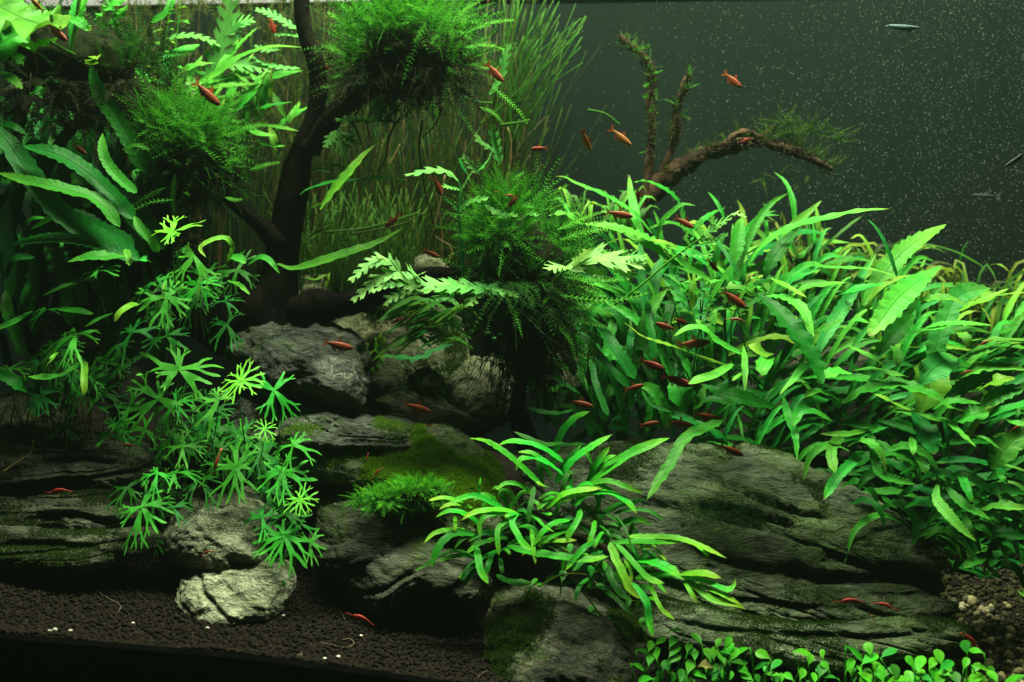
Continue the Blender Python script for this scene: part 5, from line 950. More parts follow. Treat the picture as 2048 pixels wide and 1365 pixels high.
def star(cx, cy, R, d, lobes=None, f=45, mat=STAR, droop=.25, yaw=0.0, seed=0, base=None):
    rs = random.Random(seed*31+int(cx))
    if lobes is None:
        r0 = rs.uniform(0, 360); lobes = [(r0+a+rs.uniform(-12, 12), rs.uniform(.8, 1)) for a in (0, 78, 150, 232)]
    V2, F, U = star2d(lobes, seed*7+int(cy)); r = np.linalg.norm(V2, axis=1); th = np.arctan2(V2[:, 1], V2[:, 0])
    fr = math.radians(f); N = unit(np.array([yaw, -math.cos(fr), math.sin(fr)])); X = unit(np.cross(np.array([0, 0, 1.0]) if abs(N[2]) < .98 else np.array([0, 1.0, 0]), N)); Y = np.cross(N, X)
    ky = min(1/max(Y[2], .45), 1.6)
    h = -(droop+.12)*r**2+.16*np.sin(th*2.3+seed*1.7)*r*r+.05*np.sin(th*3+seed)*r+.03*np.sin(r*9+th*5)
    Rw = R*.94*K*d; C = W(cx, cy, d); P = C+Rw*(V2[:, :1]*X+V2[:, 1:]*Y*ky+h[:, None]*N)
    root = star_root((cx, cy)); o = part('leaf', P, F, mat, root, U)
    bx, by = base or (cx+rs.uniform(-25, 25), cy+rs.uniform(90, 150))
    stem(o, [(cx, cy+.5), (cx+(bx-cx)*.2+rs.uniform(-5, 5), cy+(by-cy)*.4), (bx, by)], [d+.001, d+.012, d+.02], [.9, 1.1, 1.3], up=root.location, n=10)
    return o
ST = [(345, 464, 62, .955, [(118, .95), (165, .9), (58, 1.05), (25, .95), (190, .75), (262, .45), (318, .4)], 55, STAR_Y, .05), (389, 513, 78, .985, [(-95, .9), (-50, 1), (-20, 1), (195, .7), (150, .5), (235, .8)], 40, STAR, .1), (195, 542, 62, .965, [(170, 1.1), (20, .7), (-15, .9), (-80, .5), (120, .5)], 65, STAR, .2),  # first leaf: the light on it is put into its bright yellow green
 (334, 594, 80, .965, [(118, .8), (160, .95), (185, .9), (-60, 1.0), (-25, .7), (55, .6), (-100, .8)], 40, STAR, .12), (92, 620, 42, .97, [(160, .8), (220, .9), (255, 1), (20, .7), (-20, .6)], 60, STAR, .55), (151, 668, 72, .955, [(140, .6), (178, 1), (205, 1.0), (250, .9), (20, .7), (-45, 1.05), (-75, .9)], 62, STAR, .5),
 (265, 663, 66, .975, [(90, .8), (10, .9), (-60, .8), (-100, .85), (150, .5)], 50, STAR_D, .45), (18, 738, 52, .965, [(70, .7), (10, 1), (-40, .9), (160, .7), (200, .6)], 60, STAR, .4), (358, 738, 94, .955, [(90, .62), (168, 1.0), (195, .85), (12, 1.0), (-12, 1.0), (-40, .8), (215, .55)], 42, STAR, .1),
 (481, 762, 52, .935, [(20, .95), (60, .85), (100, .9), (140, .95), (180, 1), (215, .95), (255, .8), (-15, .9), (-60, .5)], 50, STAR_Y, .06), (317, 798, 86, .965, [(145, 1.05), (215, 1.0), (250, 1.0), (-20, .6), (75, .5)], 35, STAR, .1), (259, 816, 66, .97, [(165, 1), (195, .9), (245, .9), (80, .9), (20, .5)], 40, STAR, .15),
 (83, 793, 54, .96, [(100, .6), (45, .8), (-30, .8), (-80, .7), (180, .6), (230, .6)], 50, STAR_D, .3), (365, 892, 52, .95, [(95, .7), (10, .95), (-30, .9), (185, .95), (-80, .9), (225, .7)], 48, STAR, .2), (548, 781, 68, .95, [(55, .8), (-5, .98), (-40, 1.05), (-100, .9), (150, .9), (195, 1.0)], 38, STAR, .12),
 (530, 858, 28, .93, [(20, 1), (70, .9), (120, 1), (170, 1), (220, 1), (270, .9), (320, 1)], 55, STAR_Y, .1), (587, 890, 54, .94, [(120, .7), (55, .7), (-10, 1), (-60, 1), (-90, .95), (185, 1), (215, .9)], 55, STAR, .4), (473, 936, 84, .945, [(108, .95), (60, .7), (175, 1.1), (155, .6), (-120, .95), (-85, .9), (-55, .8), (15, .5)], 40, STAR, .12),
 (566, 944, 72, .935, [(135, .7), (70, .6), (15, .8), (-15, 1), (-70, .8), (-110, .85), (195, .9), (170, .7)], 50, STAR, .18), (315, 946, 46, .94, [(190, .9), (235, .9), (265, 1), (300, 1.1), (-20, .8), (120, .4)], 65, STAR, .45), (349, 946, 54, .945, [(170, .9), (210, .8), (20, 1), (-25, .9), (-60, .8), (90, .5)], 65, STAR, .4),
 (600, 1000, 40, .92, [(15, 1), (65, 1), (110, .7), (165, .9), (200, 1), (250, .8), (290, .8), (335, .9)], 45, STAR_Y, .05), (438, 800, 64, .955, [(180, .85), (235, 1), (120, .5), (30, .5)], 45, STAR, .15), (412, 822, 60, .985, None, 45, STAR_D, .2), (339, 812, 66, .985, None, 45, STAR_D, .2), (407, 851, 62, .98, None, 45, STAR_D, .25), (490, 868, 50, .97, None, 45, STAR_D, .2),
 (284, 1013, 72, .93, [(75, .75), (20, .95), (200, .75), (-75, 1.1), (-95, 1.1), (-45, .9), (230, .6)], 45, STAR, .15), (346, 1016, 46, .935, [(25, 1), (-10, 1), (-50, .8), (150, .5), (60, .8)], 50, STAR_D, .25), (569, 1072, 80, .915, [(125, .6), (170, 1.0), (195, .95), (225, .8), (-10, .95), (-45, .9), (-90, .7), (55, .45)], 45, STAR, .18), (571, 1028, 74, .93, [(170, 1.0), (195, .9), (140, .7), (-20, .7), (60, .4)], 55, STAR_D, .2),
 (556, 1125, 48, .925, None, 55, STAR_D, .3), (525, 1035, 50, .925, [(170, .9), (210, .9), (120, .7), (-60, .8), (30, .6)], 50, STAR, .25), (255, 975, 50, .95, None, 55, STAR_D, .35), (305, 1070, 54, .94, [(-80, 1), (-110, .9), (-50, .8), (170, .7)], 45, STAR_D, .3), (600, 1050, 44, .925, None, 60, STAR_D, .25), (620, 1085, 40, .925, None, 50, STAR, .25),
 (240, 880, 52, .99, None, 50, STAR_D, .3), (130, 850, 48, .985, None, 60, STAR_D, .4), (520, 905, 50, .955, None, 55, STAR_D, .25), (440, 895, 60, .965, None, 50, STAR_D, .3), (400, 960, 56, .955, None, 60, STAR_D, .3), (540, 985, 54, .95, None, 60, STAR_D, .3), (120, 720, 50, .975, [(-60, 1), (-100, .9), (-30, .8), (170, .7)], 50, STAR, .5), (195, 715, 46, .975, [(-60, 1), (-100, .9), (-20, .8)], 45, STAR_D, .4),
 (235, 690, 50, .975, [(230, 1), (-60, .9), (20, .7)], 45, STAR_D, .4), (676, 275, 42, 1.07, [(-70, 1), (-110, .9), (-30, 1), (10, .9), (190, .8)], 50, WIST, .3)]
for i, (x, y, R, d, lb, f, m, dr) in enumerate(ST): 
    if m is WIST: continue
    star(x, y, R, d, lb, f, m, dr, yaw=random.uniform(-.15, .15), seed=i+1)
for k in range(62):
    x, y = random.choice([(random.uniform(200, 440), random.uniform(800, 930)), (random.uniform(420, 620), random.uniform(860, 1000)), (random.uniform(300, 480), random.uniform(540, 700)), (random.uniform(230, 330), random.uniform(960, 1040)), (random.uniform(60, 220), random.uniform(690, 800))])
    star(x, y, random.uniform(42, 66), 1.0-.03*random.random(), None, random.uniform(40, 65), random.choice((STAR_D, STAR_D, STAR)), random.uniform(.2, .45), seed=100+k)
# ---------------------------------------------------------------- lobed wisteria-like stems
def lobed(root, pts, w, d0, d1, f=55, mat=WIST, nl=7, teeth=True, membrane=.22, name='leaf', up=None):
    pts = np.asarray(pts, float); n = nl*4+1; P = cr(pts, n); t = np.linspace(0, 1, n); D = d0+(d1-d0)*t; C = WA(P, D); T = unit(np.gradient(C, axis=0))
    fr = math.radians(f); N0 = unit(np.array([random.uniform(-.2, .2), -math.cos(fr), math.sin(fr)])); S = unit(np.cross(T, N0[None])); N = np.cross(S, T)
    vis = np.maximum(np.sqrt(S[:, 0]**2+S[:, 2]**2), .5); hw = .5*w*K*D/vis*np.clip(np.sin(np.pi*np.clip(t*.86+.10, 0, 1))**.6, .25, 1)
    a = Acc(); mem = hw*membrane
    L_ = C+S*mem[:, None]+N*(mem*.3)[:, None]; R_ = C-S*mem[:, None]+N*(mem*.3)[:, None]
    V = np.stack([L_, C, R_], 1).reshape(-1, 3); U = np.stack([np.tile([.0, .5, 1.], n), np.repeat(t, 3)], 1); a.add(V, grid_faces(n, 3), U)
    for i in range(nl):
        for sg, E in ((1, L_), (-1, R_)):
            j0 = i*4+(1 if sg > 0 else 2); j1 = min(j0+3, n-1)
            if j1 <= j0: continue
            A, B = E[j0], E[j1]; mid = (A+B)/2; ln = hw[(j0+j1)//2]*random.uniform(.8, 1.15); ax = unit((S[j0]*sg*.85+T[j0]*.62+N[j0]*random.uniform(-.25, .25))); tt = T[j0]; b0 = np.linalg.norm(B-A)
            tip = mid+ax*ln; q1 = mid+ax*ln*.5; wd = b0*.42
            pts_ = [A, B, q1+tt*wd*1.1, q1-tt*wd*.9, mid+ax*ln*.72+tt*wd*1.35, mid+ax*ln*.68+tt*wd*.45, tip, mid+ax*ln*.70-tt*wd*.55]
            F = [(0, 1, 2, 3), (3, 2, 5, 7), (7, 5, 6)]+([(2, 4, 5)] if teeth else [])
            if sg < 0: F = [tuple(reversed(q)) for q in F]
            a.add(np.array(pts_), F, np.array([(.25, t[j0])]*8))
    V, F, U = a.get(); return part(name, V, F, mat, root, U, up=up)
ws = thing('wisteria_plant', 'pale lobed leaves spreading across the dark branch beside the centre moss', 'plant', W(1000, 600, .98))
for pts, w, mat in [([(1035, 598), (1000, 584), (960, 578), (920, 574), (880, 578), (850, 582)], 40, WIST), ([(985, 580), (930, 572), (872, 570), (822, 568), (800, 545), (790, 520)], 44, WIST_P), ([(860, 575), (835, 560), (815, 535)], 44, WIST_P),
    ([(800, 548), (775, 522), (745, 525), (720, 545), (702, 562)], 40, WIST_P), ([(835, 560), (790, 550), (755, 560), (735, 578), (706, 602)], 42, WIST_P), ([(860, 585), (815, 585), (780, 598), (772, 612)], 34, WIST_P), ([(840, 575), (800, 570), (768, 572), (745, 585)], 34, WIST_P), ([(930, 575), (900, 585), (870, 598)], 42, WIST), ([(970, 580), (950, 592), (940, 612)], 44, WIST), ([(1000, 580), (1020, 588), (1035, 595)], 26, WIST), ([(780, 520), (755, 515), (735, 520)], 14, WIST_P), ([(950, 575), (980, 575), (1010, 590)], 30, WIST), ([(820, 560), (838, 550), (850, 545)], 24, WIST_P)]:
    lobed(ws, pts, w*.78, .97, .955, 52, mat, nl=4 if len(pts) < 4 else 7, membrane=.24)
stem(ws, [(1040, 620), (985, 582), (900, 574), (822, 568), (780, 520)], [.985, .972, .968, .962, .957], [3, 2.5, 2.2, 2, 1.4]); 
w2 = thing('wisteria_plant', 'pale lobed leaf lying over the ferns right of the centre moss', 'plant', W(1130, 560, .985))
for pts, w, mat in [([(1130, 542), (1155, 530), (1190, 520), (1230, 522), (1285, 533)], 44, WIST_P), ([(1150, 535), (1165, 515), (1175, 500)], 34, WIST_P), ([(1215, 522), (1235, 540), (1262, 558)], 38, WIST_P), ([(1140, 540), (1118, 535), (1095, 540)], 30, WIST_P), ([(1170, 535), (1190, 545), (1205, 555)], 34, WIST_P), ([(1240, 522), (1270, 515), (1290, 520)], 26, WIST)]:
    lobed(w2, pts, w, .965, .952, 60, mat, nl=5, membrane=.42)
stem(w2, [(1080, 600), (1130, 542), (1200, 520), (1285, 533)], [.985, .97, .962, .955], [2.5, 2.2, 2, 1.2])
w3 = thing('wisteria_plant', 'light green stem with finely cut leaves slanting up over the ferns', 'plant', W(1270, 580, 1.0))
stem(w3, [(1230, 610), (1279, 574), (1330, 530), (1362, 505), (1397, 481), (1440, 455)], [1.0, .99, .98, .975, .97, .97], [2.6, 2.4, 2.4, 2.2, 2, 1.5], mat=FERN_L, n=24)
for pts, w, m_ in [([(1395, 483), (1420, 462), (1445, 445), (1462, 438)], 26, WIST), ([(1397, 481), (1430, 478), (1455, 470)], 22, WIST), ([(1380, 492), (1410, 490), (1440, 482)], 20, WIST), ([(1405, 475), (1400, 455), (1402, 440)], 20, WIST), ([(1440, 455), (1455, 435), (1472, 428), (1492, 434)], 14, WIST_P), ([(1430, 458), (1425, 445), (1424, 432)], 18, WIST), ([(1360, 506), (1395, 512), (1425, 508)], 16, WIST), ([(1310, 550), (1350, 552), (1385, 578)], 12, WIST_D), ([(1345, 520), (1330, 505), (1322, 492)], 12, WIST), ([(1380, 492), (1372, 478), (1376, 465)], 14, WIST)]:
    lobed(w3, pts, w, .972, .96, 58, m_, nl=6, membrane=.15)
w4 = thing('wisteria_plant', 'dark green toothed stem bending over above the centre moss clump', 'plant', W(925, 540, 1.0))
stem(w4, [(928, 560), (922, 480), (918, 420), (920, 375), (905, 350), (875, 340), (830, 348)], [.985]*7, [4, 3.6, 3.4, 3, 2.4, 2, 1.2], mat=WIST_D, n=30)
for pts, w in [([(915, 362), (895, 345), (865, 342), (838, 346), (812, 352)], 14), ([(920, 380), (900, 376), (886, 374)], 14), ([(920, 420), (940, 405), (975, 398)], 16), ([(920, 425), (905, 410), (895, 402)], 12), ([(922, 385), (935, 360), (945, 345)], 14), ([(955, 345), (975, 325), (985, 305)], 14), ([(935, 350), (925, 335), (920, 318)], 12), ([(985, 455), (1010, 452), (1030, 452)], 12), ([(950, 470), (985, 478), (1010, 492)], 10), ([(905, 690), (870, 700), (835, 718), (770, 712)], 12), ([(970, 410), (1000, 430), (1035, 432)], 14), ([(1040, 440), (1060, 428), (1075, 432)], 14)]:
    lobed(w4, pts, w, .98, .97, 55, WIST_D if w < 13 else WIST, nl=5, membrane=.5)
w5 = thing('wisteria_plant', 'tall lobed leaves reaching the surface just left of the trunk', 'plant', W(420, 200, 1.08))
for pts, w, nl in [([(420, 170), (437, 113), (450, 70), (458, 30), (462, -20)], 62, 8), ([(331, 78), (370, 72), (403, 76), (441, 92)], 18, 7), ([(430, 128), (480, 130), (540, 138)], 34, 6), ([(425, 160), (470, 160), (500, 150)], 34, 5), ([(596, 60), (570, 45), (540, 28), (512, 20)], 20, 8), ([(600, 138), (560, 135), (530, 128), (505, 115)], 12, 7), ([(450, 70), (480, 50), (505, 40)], 40, 5), ([(600, 75), (575, 68), (550, 70)], 14, 5), ([(415, 200), (395, 180), (372, 165)], 36, 5), ([(560, 100), (530, 100), (510, 92)], 14, 5)]:
    lobed(w5, pts, w, 1.07, 1.07, 45, WIST, nl=nl, membrane=.3)
stem(w5, [(415, 230), (425, 160), (450, 70), (462, -30)], [1.075]*4, [3, 2.6, 2.2, 1.8])
w6 = thing('wisteria_plant', 'bright lobed leaves dangling beneath the upper moss branch', 'plant', W(720, 245, 1.03))
for pts, w, nl in [([(790, 245), (755, 243), (720, 240), (672, 241)], 20, 7), ([(760, 243), (755, 222), (748, 198)], 22, 5), ([(770, 240), (790, 225), (800, 210)], 16, 5), ([(670, 262), (678, 280), (690, 305)], 34, 4), ([(680, 265), (700, 280), (712, 290)], 26, 4), ([(672, 262), (660, 280), (652, 295)], 22, 4), ([(980, 190), (1000, 160), (1010, 120), (1018, 90)], 24, 6), ([(1000, 330), (990, 290), (985, 250)], 26, 5), ([(960, 350), (940, 330), (925, 315)], 20, 4), ([(985, 300), (960, 285), (950, 270)], 16, 4)]:
    lobed(w6, pts, w, 1.035, 1.03, 55, WIST, nl=nl, membrane=.4)
stem(w6, [(800, 245), (750, 243), (690, 241)], [1.035]*3, [1.8, 1.6, 1.2])
# ---------------------------------------------------------------- small upright stem plants, upper left
u1 = thing('stem_plant', 'thin pale stem plant with paired oval leaves in the upper rear', 'plant', W(340, 200, 1.12))
for xs in ([(330, 260), (330, 160), (332, 80), (338, 30)], [(342, 220), (348, 120), (356, 50), (362, -10)]):
    stem(u1, xs, [1.11]*4, [2, 1.8, 1.6, 1.4], mat=FERN_L)
    P = cr(np.array(xs, float), 9)
    for q in P[1:]:
        for sg in (-1, 1):
            L = random.uniform(14, 30); leaf(u1, [(q[0], q[1]), (q[0]+sg*L*.5, q[1]-random.uniform(-2, 6)), (q[0]+sg*L, q[1]+random.uniform(-6, 8))], random.uniform(6, 10), 1.11, 1.105, 60, 'lance', random.choice((FERN_L, FERN_Y)), n=7, m=2)
# ---------------------------------------------------------------- reeds and grasses behind
def blades(name, label, specs, matlist, kind='stuff', cat='grass'):
    accs = {}
    for P3, r, mi in specs:
        n = len(P3); R = np.linspace(1, .35, n)*r; V, F = tube(P3, R, 3); U = np.stack([np.full(len(V), .3), np.repeat(np.linspace(0, 1, n), 3)], 1)
        accs.setdefault(mi, Acc()).add(V, F, U)
    root = None
    for mi, a in accs.items():
        V, F, U = a.get()
        if root is None: root = obj(name, mesh(name, V, F, matlist[mi], U)); tag(root, label, cat, kind=kind)
        else: o = obj('blades', mesh('blades', V, F, matlist[mi], U), root); o['kind'] = 'stuff'
    return root
sp = []
for k in range(850):
    px = random.uniform(170, 1060) if random.random() < .55 else random.uniform(560, 1030); d = random.uniform(1.125, 1.195); y0 = random.uniform(560, 680); y1 = random.uniform(-60, 330)
    lean = random.gauss(0, 55)+(max(0, px-850)*.25)
    P = cr(np.array([(px, y0), (px+random.uniform(-20, 20), y0*.6+y1*.4), (px+lean*.5+random.uniform(-15, 15), y0*.3+y1*.7), (px+lean, y1)]), 9)
    sp.append((WA(P, d), random.uniform(.0003, .0008), random.choice((0, 0, 0, 1, 1, 1, 2))))
for k in range(330):
    px = random.uniform(590, 830); d = random.uniform(1.10, 1.14); y0 = random.uniform(585, 620); L = random.uniform(80, 230); c = random.uniform(-70, 70)
    P = cr(np.array([(px, y0), (px+c*.25, y0-L*.5), (px+c, y0-L)]), 7); sp.append((WA(P, d), random.uniform(.0004, .0008), 1))
blades('reed_grass', 'dense olive reed stems filling the rear behind the driftwood', sp, [REED, REED_G, REED_T])
rt = thing('reed', 'spray of thin green reed tips leaning right under the water surface', 'reed', W(1000, 300, 1.14))
for k in range(46):
    x0 = random.uniform(960, 1040); x1 = random.uniform(1000, 1180); y1 = random.uniform(-20, 120)+max(0, x1-1110)*.6; y0 = random.uniform(200, 330); b = random.uniform(-15, 15)
    stem(rt, [(x0, y0), ((x0+x1)/2+b-8, (y0+y1)/2), (x1, y1)], [1.14+random.uniform(-.02, .03)]*3, [1.6, 1.5, .8], REED_G, name='blade', n=8, sides=4)
for pts, m_ in [([(875, 560), (905, 500), (868, 470), (880, 410), (890, 350)], REED_T), ([(1005, 420), (1020, 330), (1022, 280), (1015, 255)], REED_T), ([(700, 470), (800, 450), (850, 425)], REED), ([(650, 395+70), (740, 455), (840, 425)], REED_G), ([(780, 330), (790, 310), (800, 290)], REED_T), ([(1000, 250), (1040, 245), (1060, 240)], REED_G), ([(930, 195), (960, 205), (985, 206)], REED_G), ([(1175, 220), (1210, 228), (1240, 250)], REED_G)]:
    stem(rt, pts, [1.10]*len(pts), [2.4, 2.2, 1.6], m_, name='blade', n=16)
# dangling root threads under the upper branch
hr = thing('hanging_root', 'fine dark root threads hanging from the upper branch into the reeds', 'root', W(830, 240, 1.04))
for pts in ([(720, 215), (705, 240), (690, 280)], [(740, 225), (735, 250), (740, 280)], [(800, 235), (780, 270), (770, 320), (755, 345)], [(845, 240), (838, 300), (850, 380), (870, 460), (868, 480)], [(885, 215), (870, 250), (845, 275)], [(700, 235), (715, 265), (728, 300)]):
    stem(hr, pts, [1.04]*len(pts), [2.2, 1.8, 1.2], ROOTM, name='thread', n=14)
# narrow grass by the bare branch foot and the yellow grass at the far right
g1 = thing('grass_tuft', 'narrow yellow green grass tuft left of the bare branch foot', 'grass', W(1190, 470, 1.09))
for k in range(34):
    x = random.uniform(1130, 1280); L = random.uniform(40, 100); c = random.uniform(-40, 40)
    leaf(g1, [(x, 470), (x+c*.3, 470-L*.6), (x+c*.8, 470-L), (x+c*1.3, 470-L*.85)], random.uniform(4, 8), 1.09, 1.085, 35, 'strap', random.choice((FERN_Y, FERN_L, REED_G)), n=9, m=2, name='blade')
g2 = thing('grass_tuft', 'yellowish thin grass tuft beyond the broad ferns on the tank side', 'grass', W(1880, 640, 1.10))
for k in range(260):
    x = random.uniform(1570, 2090); y = np.interp(x, [1570, 1760, 2090], [560, 620, 700])+random.uniform(-20, 30); L = random.uniform(70, 170); c = random.uniform(-110, 110); hh = random.uniform(.5, 1)
    leaf(g2, [(x, y), (x+c*.25, y-L*.7*hh), (x+c*.6, y-L*hh*.95), (x+c, y-L*hh*random.uniform(.55, .9))], random.uniform(4, 7), 1.10+random.uniform(-.025, .04), 1.09, 35, 'strap', random.choice((GRASS_Y, REED_G, REED_G, GRASS_Y, REED)), n=9, m=2, name='blade')
for pts, m_ in [([(1760, 520), (1830, 490), (1900, 500), (1960, 530), (1975, 545)], REED_G), ([(1980, 530), (2000, 530), (2020, 545)], GRASS_Y), ([(1640, 500), (1700, 450), (1725, 432)], REED_G)]:
    leaf(g2, pts, 5, 1.07, 1.06, 40, 'strap', m_, n=14, m=2, name='blade')
g3 = thing('grass_tuft', 'thin hair grass tuft growing behind the long layered rock', 'grass', W(60, 900, 1.0))
for k in range(46):
    x = random.uniform(10, 130); L = random.uniform(40, 110); c = random.uniform(-60, 90)
    stem(g3, [(x, 905), (x+c*.2, 905-L*.7), (x+c*.7, 905-L), (x+c*1.2, 905-L*random.uniform(.5, .9))], [.985]*4, [1.2, 1, .6], random.choice((REED_G, REED)), name='blade', n=8, sides=3)
stem(g3, [(5, 945), (40, 920), (62, 905), (66, 880)], [.95, .96, .97, .98], [2, 1.8, 1.4], REED_T, name='blade')
g4 = thing('grass_tuft', 'light green narrow grass tuft in front of the pale rear boulder', 'grass', W(850, 680, 1.06))
for k in range(30):
    x = random.uniform(840, 960); y = random.uniform(620, 700); L = random.uniform(50, 130)
    leaf(g4, [(x, y), (x-L*.4, y-L*.25), (x-L, y-L*random.uniform(-.25, .25))], random.uniform(5, 10), 1.05, 1.04, 60, 'strap', random.choice((FERN_L, WIST, FERN, FERN_Y)), n=9, m=2, name='blade')
for k in range(12):
    x = 745+random.uniform(-15, 20); y = random.uniform(680, 760); leaf(g4, [(x, y), (x+random.uniform(-8, 8), y-15), (x+random.uniform(-18, 18), y-random.uniform(22, 36))], random.uniform(6, 11), 1.06, 1.055, 50, 'lance', FERN_Y, n=7, m=2, name='blade')
# ---------------------------------------------------------------- foreground spoon-leaved carpet
def spoon(root, hx, hy, bx, by, d, size, mat, f=50, dir=None):
    L = math.hypot(hx-bx, hy-by); ux, uy = ((hx-bx)/L, (hy-by)/L) if dir is None else dir
    n = 12; t = np.linspace(-1, 1, n); dd = d+random.uniform(.5, 1.3)*size*.5*K*d*t
    P = np.stack([hx+ux*t*size*.62, hy+uy*t*size*.62+.06*size*(t+1)**2], 1); C = WA(P, dd); T = unit(np.gradient(C, axis=0)); fr = math.radians(f); N0 = unit(np.array([random.uniform(-.5, .5), -math.cos(fr), math.sin(fr)]))
    S = unit(np.cross(T, N0[None])); N = np.cross(S, T); s = (t+1)/2; hw = size*.32*K*d*np.clip(np.where(s < .62, np.sin(np.clip(s/.62, 0, 1)*np.pi/2)**1.5, np.cos(np.clip((s-.62)/.38, 0, 1)*np.pi/2)**.5), .05, 1)*random.uniform(.85, 1.1)
    u = np.linspace(-1, 1, 5); V = np.stack([C+S*(hw*q)[:, None]+N*(hw*.12*q*q)[:, None] for q in u], 1).reshape(-1, 3); U = np.stack(np.meshgrid(s, u*.5+.5, indexing='ij')[::-1], -1).reshape(-1, 2)
    o = part('leaf', V, grid_faces(n, 5), mat, root, U); a = P[0]
    stem(o, [(a[0], a[1]), (a[0]*.6+bx*.4-ux*2, a[1]*.6+by*.4), (bx, by)], [d, d+.001, d+.002], [1.5, 1.7, 2.0], mat=SPOON, up=root.location, n=8)
HD = TL('H', [(430, 410), (600, 475), (770, 515), (850, 505), (400, 500), (295, 500), (215, 540), (155, 580), (410, 580), (265, 600), (530, 550), (545, 585), (580, 610), (690, 605), (740, 595), (800, 635), (860, 560), (835, 595), (900, 605), (970, 575), (1140, 610), (865, 665), (940, 670), (705, 645), (415, 645), (215, 645), (115, 705), (350, 700), (540, 705), (720, 730), (740, 770), (800, 700), (980, 735), (1010, 790), (1240, 690), (1130, 695), (1230, 770), (1460, 590), (1525, 650), (1625, 605), (1890, 590), (2005, 560), (2010, 640), (1850, 690), (1650, 700), (1620, 735), (1460, 770), (1680, 790), (1970, 800), (1350, 790), (180, 810), (470, 780), (1290, 800), (620, 770), (1560, 800)]) + \
     TL('I', [(470, 830), (660, 740), (880, 830), (980, 850), (1110, 850), (1180, 780), (1250, 870), (1450, 680), (1560, 725), (1450, 850), (1600, 890), (1730, 980), (730, 930), (580, 950), (430, 1000), (880, 990), (1230, 950), (1130, 960), (1540, 1010), (1950, 1010), (780, 1010), (1180, 1010), (1350, 1000), (1050, 1000)])
WORDS = ['tall stalked spoon leaved plantlet under the lowest trident fern leaf', 'spoon leaved plantlet beside the yellowing leaf', 'dense spoon leaved plantlet with overlapping round leaves', 'spoon leaved plantlet with one leaf bent right over the slab', 'low spoon leaved plantlet in the gap of the carpet',
    'spoon leaved plantlet just left of the pale rootlets', 'spoon leaved plantlet with a drooping curved leaf and pale rootlets', 'spoon leaved plantlet with two upright round leaves one above the other', 'spoon leaved plantlet with wide flat leaves at the frame bottom', 'spoon leaved plantlet with two upright club shaped leaves', 'spoon leaved plantlet with long tilted leaves before the gravel', 'lone small spoon leaved plantlet standing among beige pebbles', 'spoon leaved plantlet farthest into the gravel']
BX = np.linspace(1278, 1985, 13); spn = [thing('carpet_plant', WORDS[i], 'plant', W(BX[i], 1392, .872), 'spoon leaved carpet plants') for i in range(13)]
for i, (hx, hy) in enumerate(HD):
    hy -= 6; aa = random.gauss(0, .75)
    j = int(np.abs(BX-hx+random.uniform(-18, 18)).argmin()); d = .872+np.interp(hy, [1260, 1360], [.014, -.004]); by = max(1392, hy+45)
    spoon(spn[j], hx, hy, BX[j]+random.uniform(-8, 8), by+random.uniform(0, 12), d, random.uniform(20, 32) if hx < 1650 else random.uniform(26, 38), random.choice((SPOON, SPOON, SPOON, SPOON_D)), random.uniform(40, 62), dir=(math.sin(aa), -math.cos(aa)))
for k in range(70):
    hx = random.uniform(1270, 1990); hy = random.uniform(1330, 1385); j = int(np.abs(BX-hx).argmin())
    spoon(spn[j], hx, hy, BX[j]+random.uniform(-25, 25), 1420, .885, random.uniform(20, 30), random.choice((SPOON, SPOON_D)), random.uniform(45, 65))
yl = leaf(spn[2], TL('H', [(590, 700), (650, 670), (735, 690)]), 15, .878, .875, 55, 'broad', leafmat('spoon_yellow', (0.42, 0.42, 0.12), (0.5, 0.48, 0.2), .6), n=10); yl['label'] = 'yellowing old leaf'
cl = thing('creeper_plant', 'round leaved creeper trailing on long runners under the trident fern', 'plant', W(1180, 1200, .9))
for (x, y, s, ang) in [(310, 780, 24, 80), (75, 830, 19, 60), (120, 855, 14, 0), (540, 740, 24, 90), (630, 870, 24, 150), (565, 1070, 28, 130), (725, 1160, 28, -40), (970, 1170, 28, 95), (370, 555, 22, 90), (620, 640, 24, 60), (310, 680, 18, -90), (960, 880, 26, 20), (830, 1000, 24, -80), (1030, 970, 20, 10), (650, 700, 20, 90), (480, 620, 18, 40)]:
    hx, hy = TL('G', [(x, y)])[0]; a = math.radians(ang); spoon(cl, hx, hy, hx-30*math.cos(a), hy+30*math.sin(a)+10, .898, s, SPOON_D if s > 20 else SPOON, 45, dir=(math.cos(a), -math.sin(a)))
for pts in ([(110, 880), (270, 790), (370, 770), (530, 790), (580, 900)], [(380, 800), (500, 950), (640, 1130), (760, 1260), (850, 1380)], [(900, 1370), (960, 1230), (970, 1180)], [(570, 760), (640, 735), (670, 740)], [(780, 1100), (850, 1000), (960, 1000)]):
    q = TL('G', pts); stem(cl, q, [.898]*len(q), [1.8, 1.6, 1.4], GRASS_Y, name='runner', n=18)
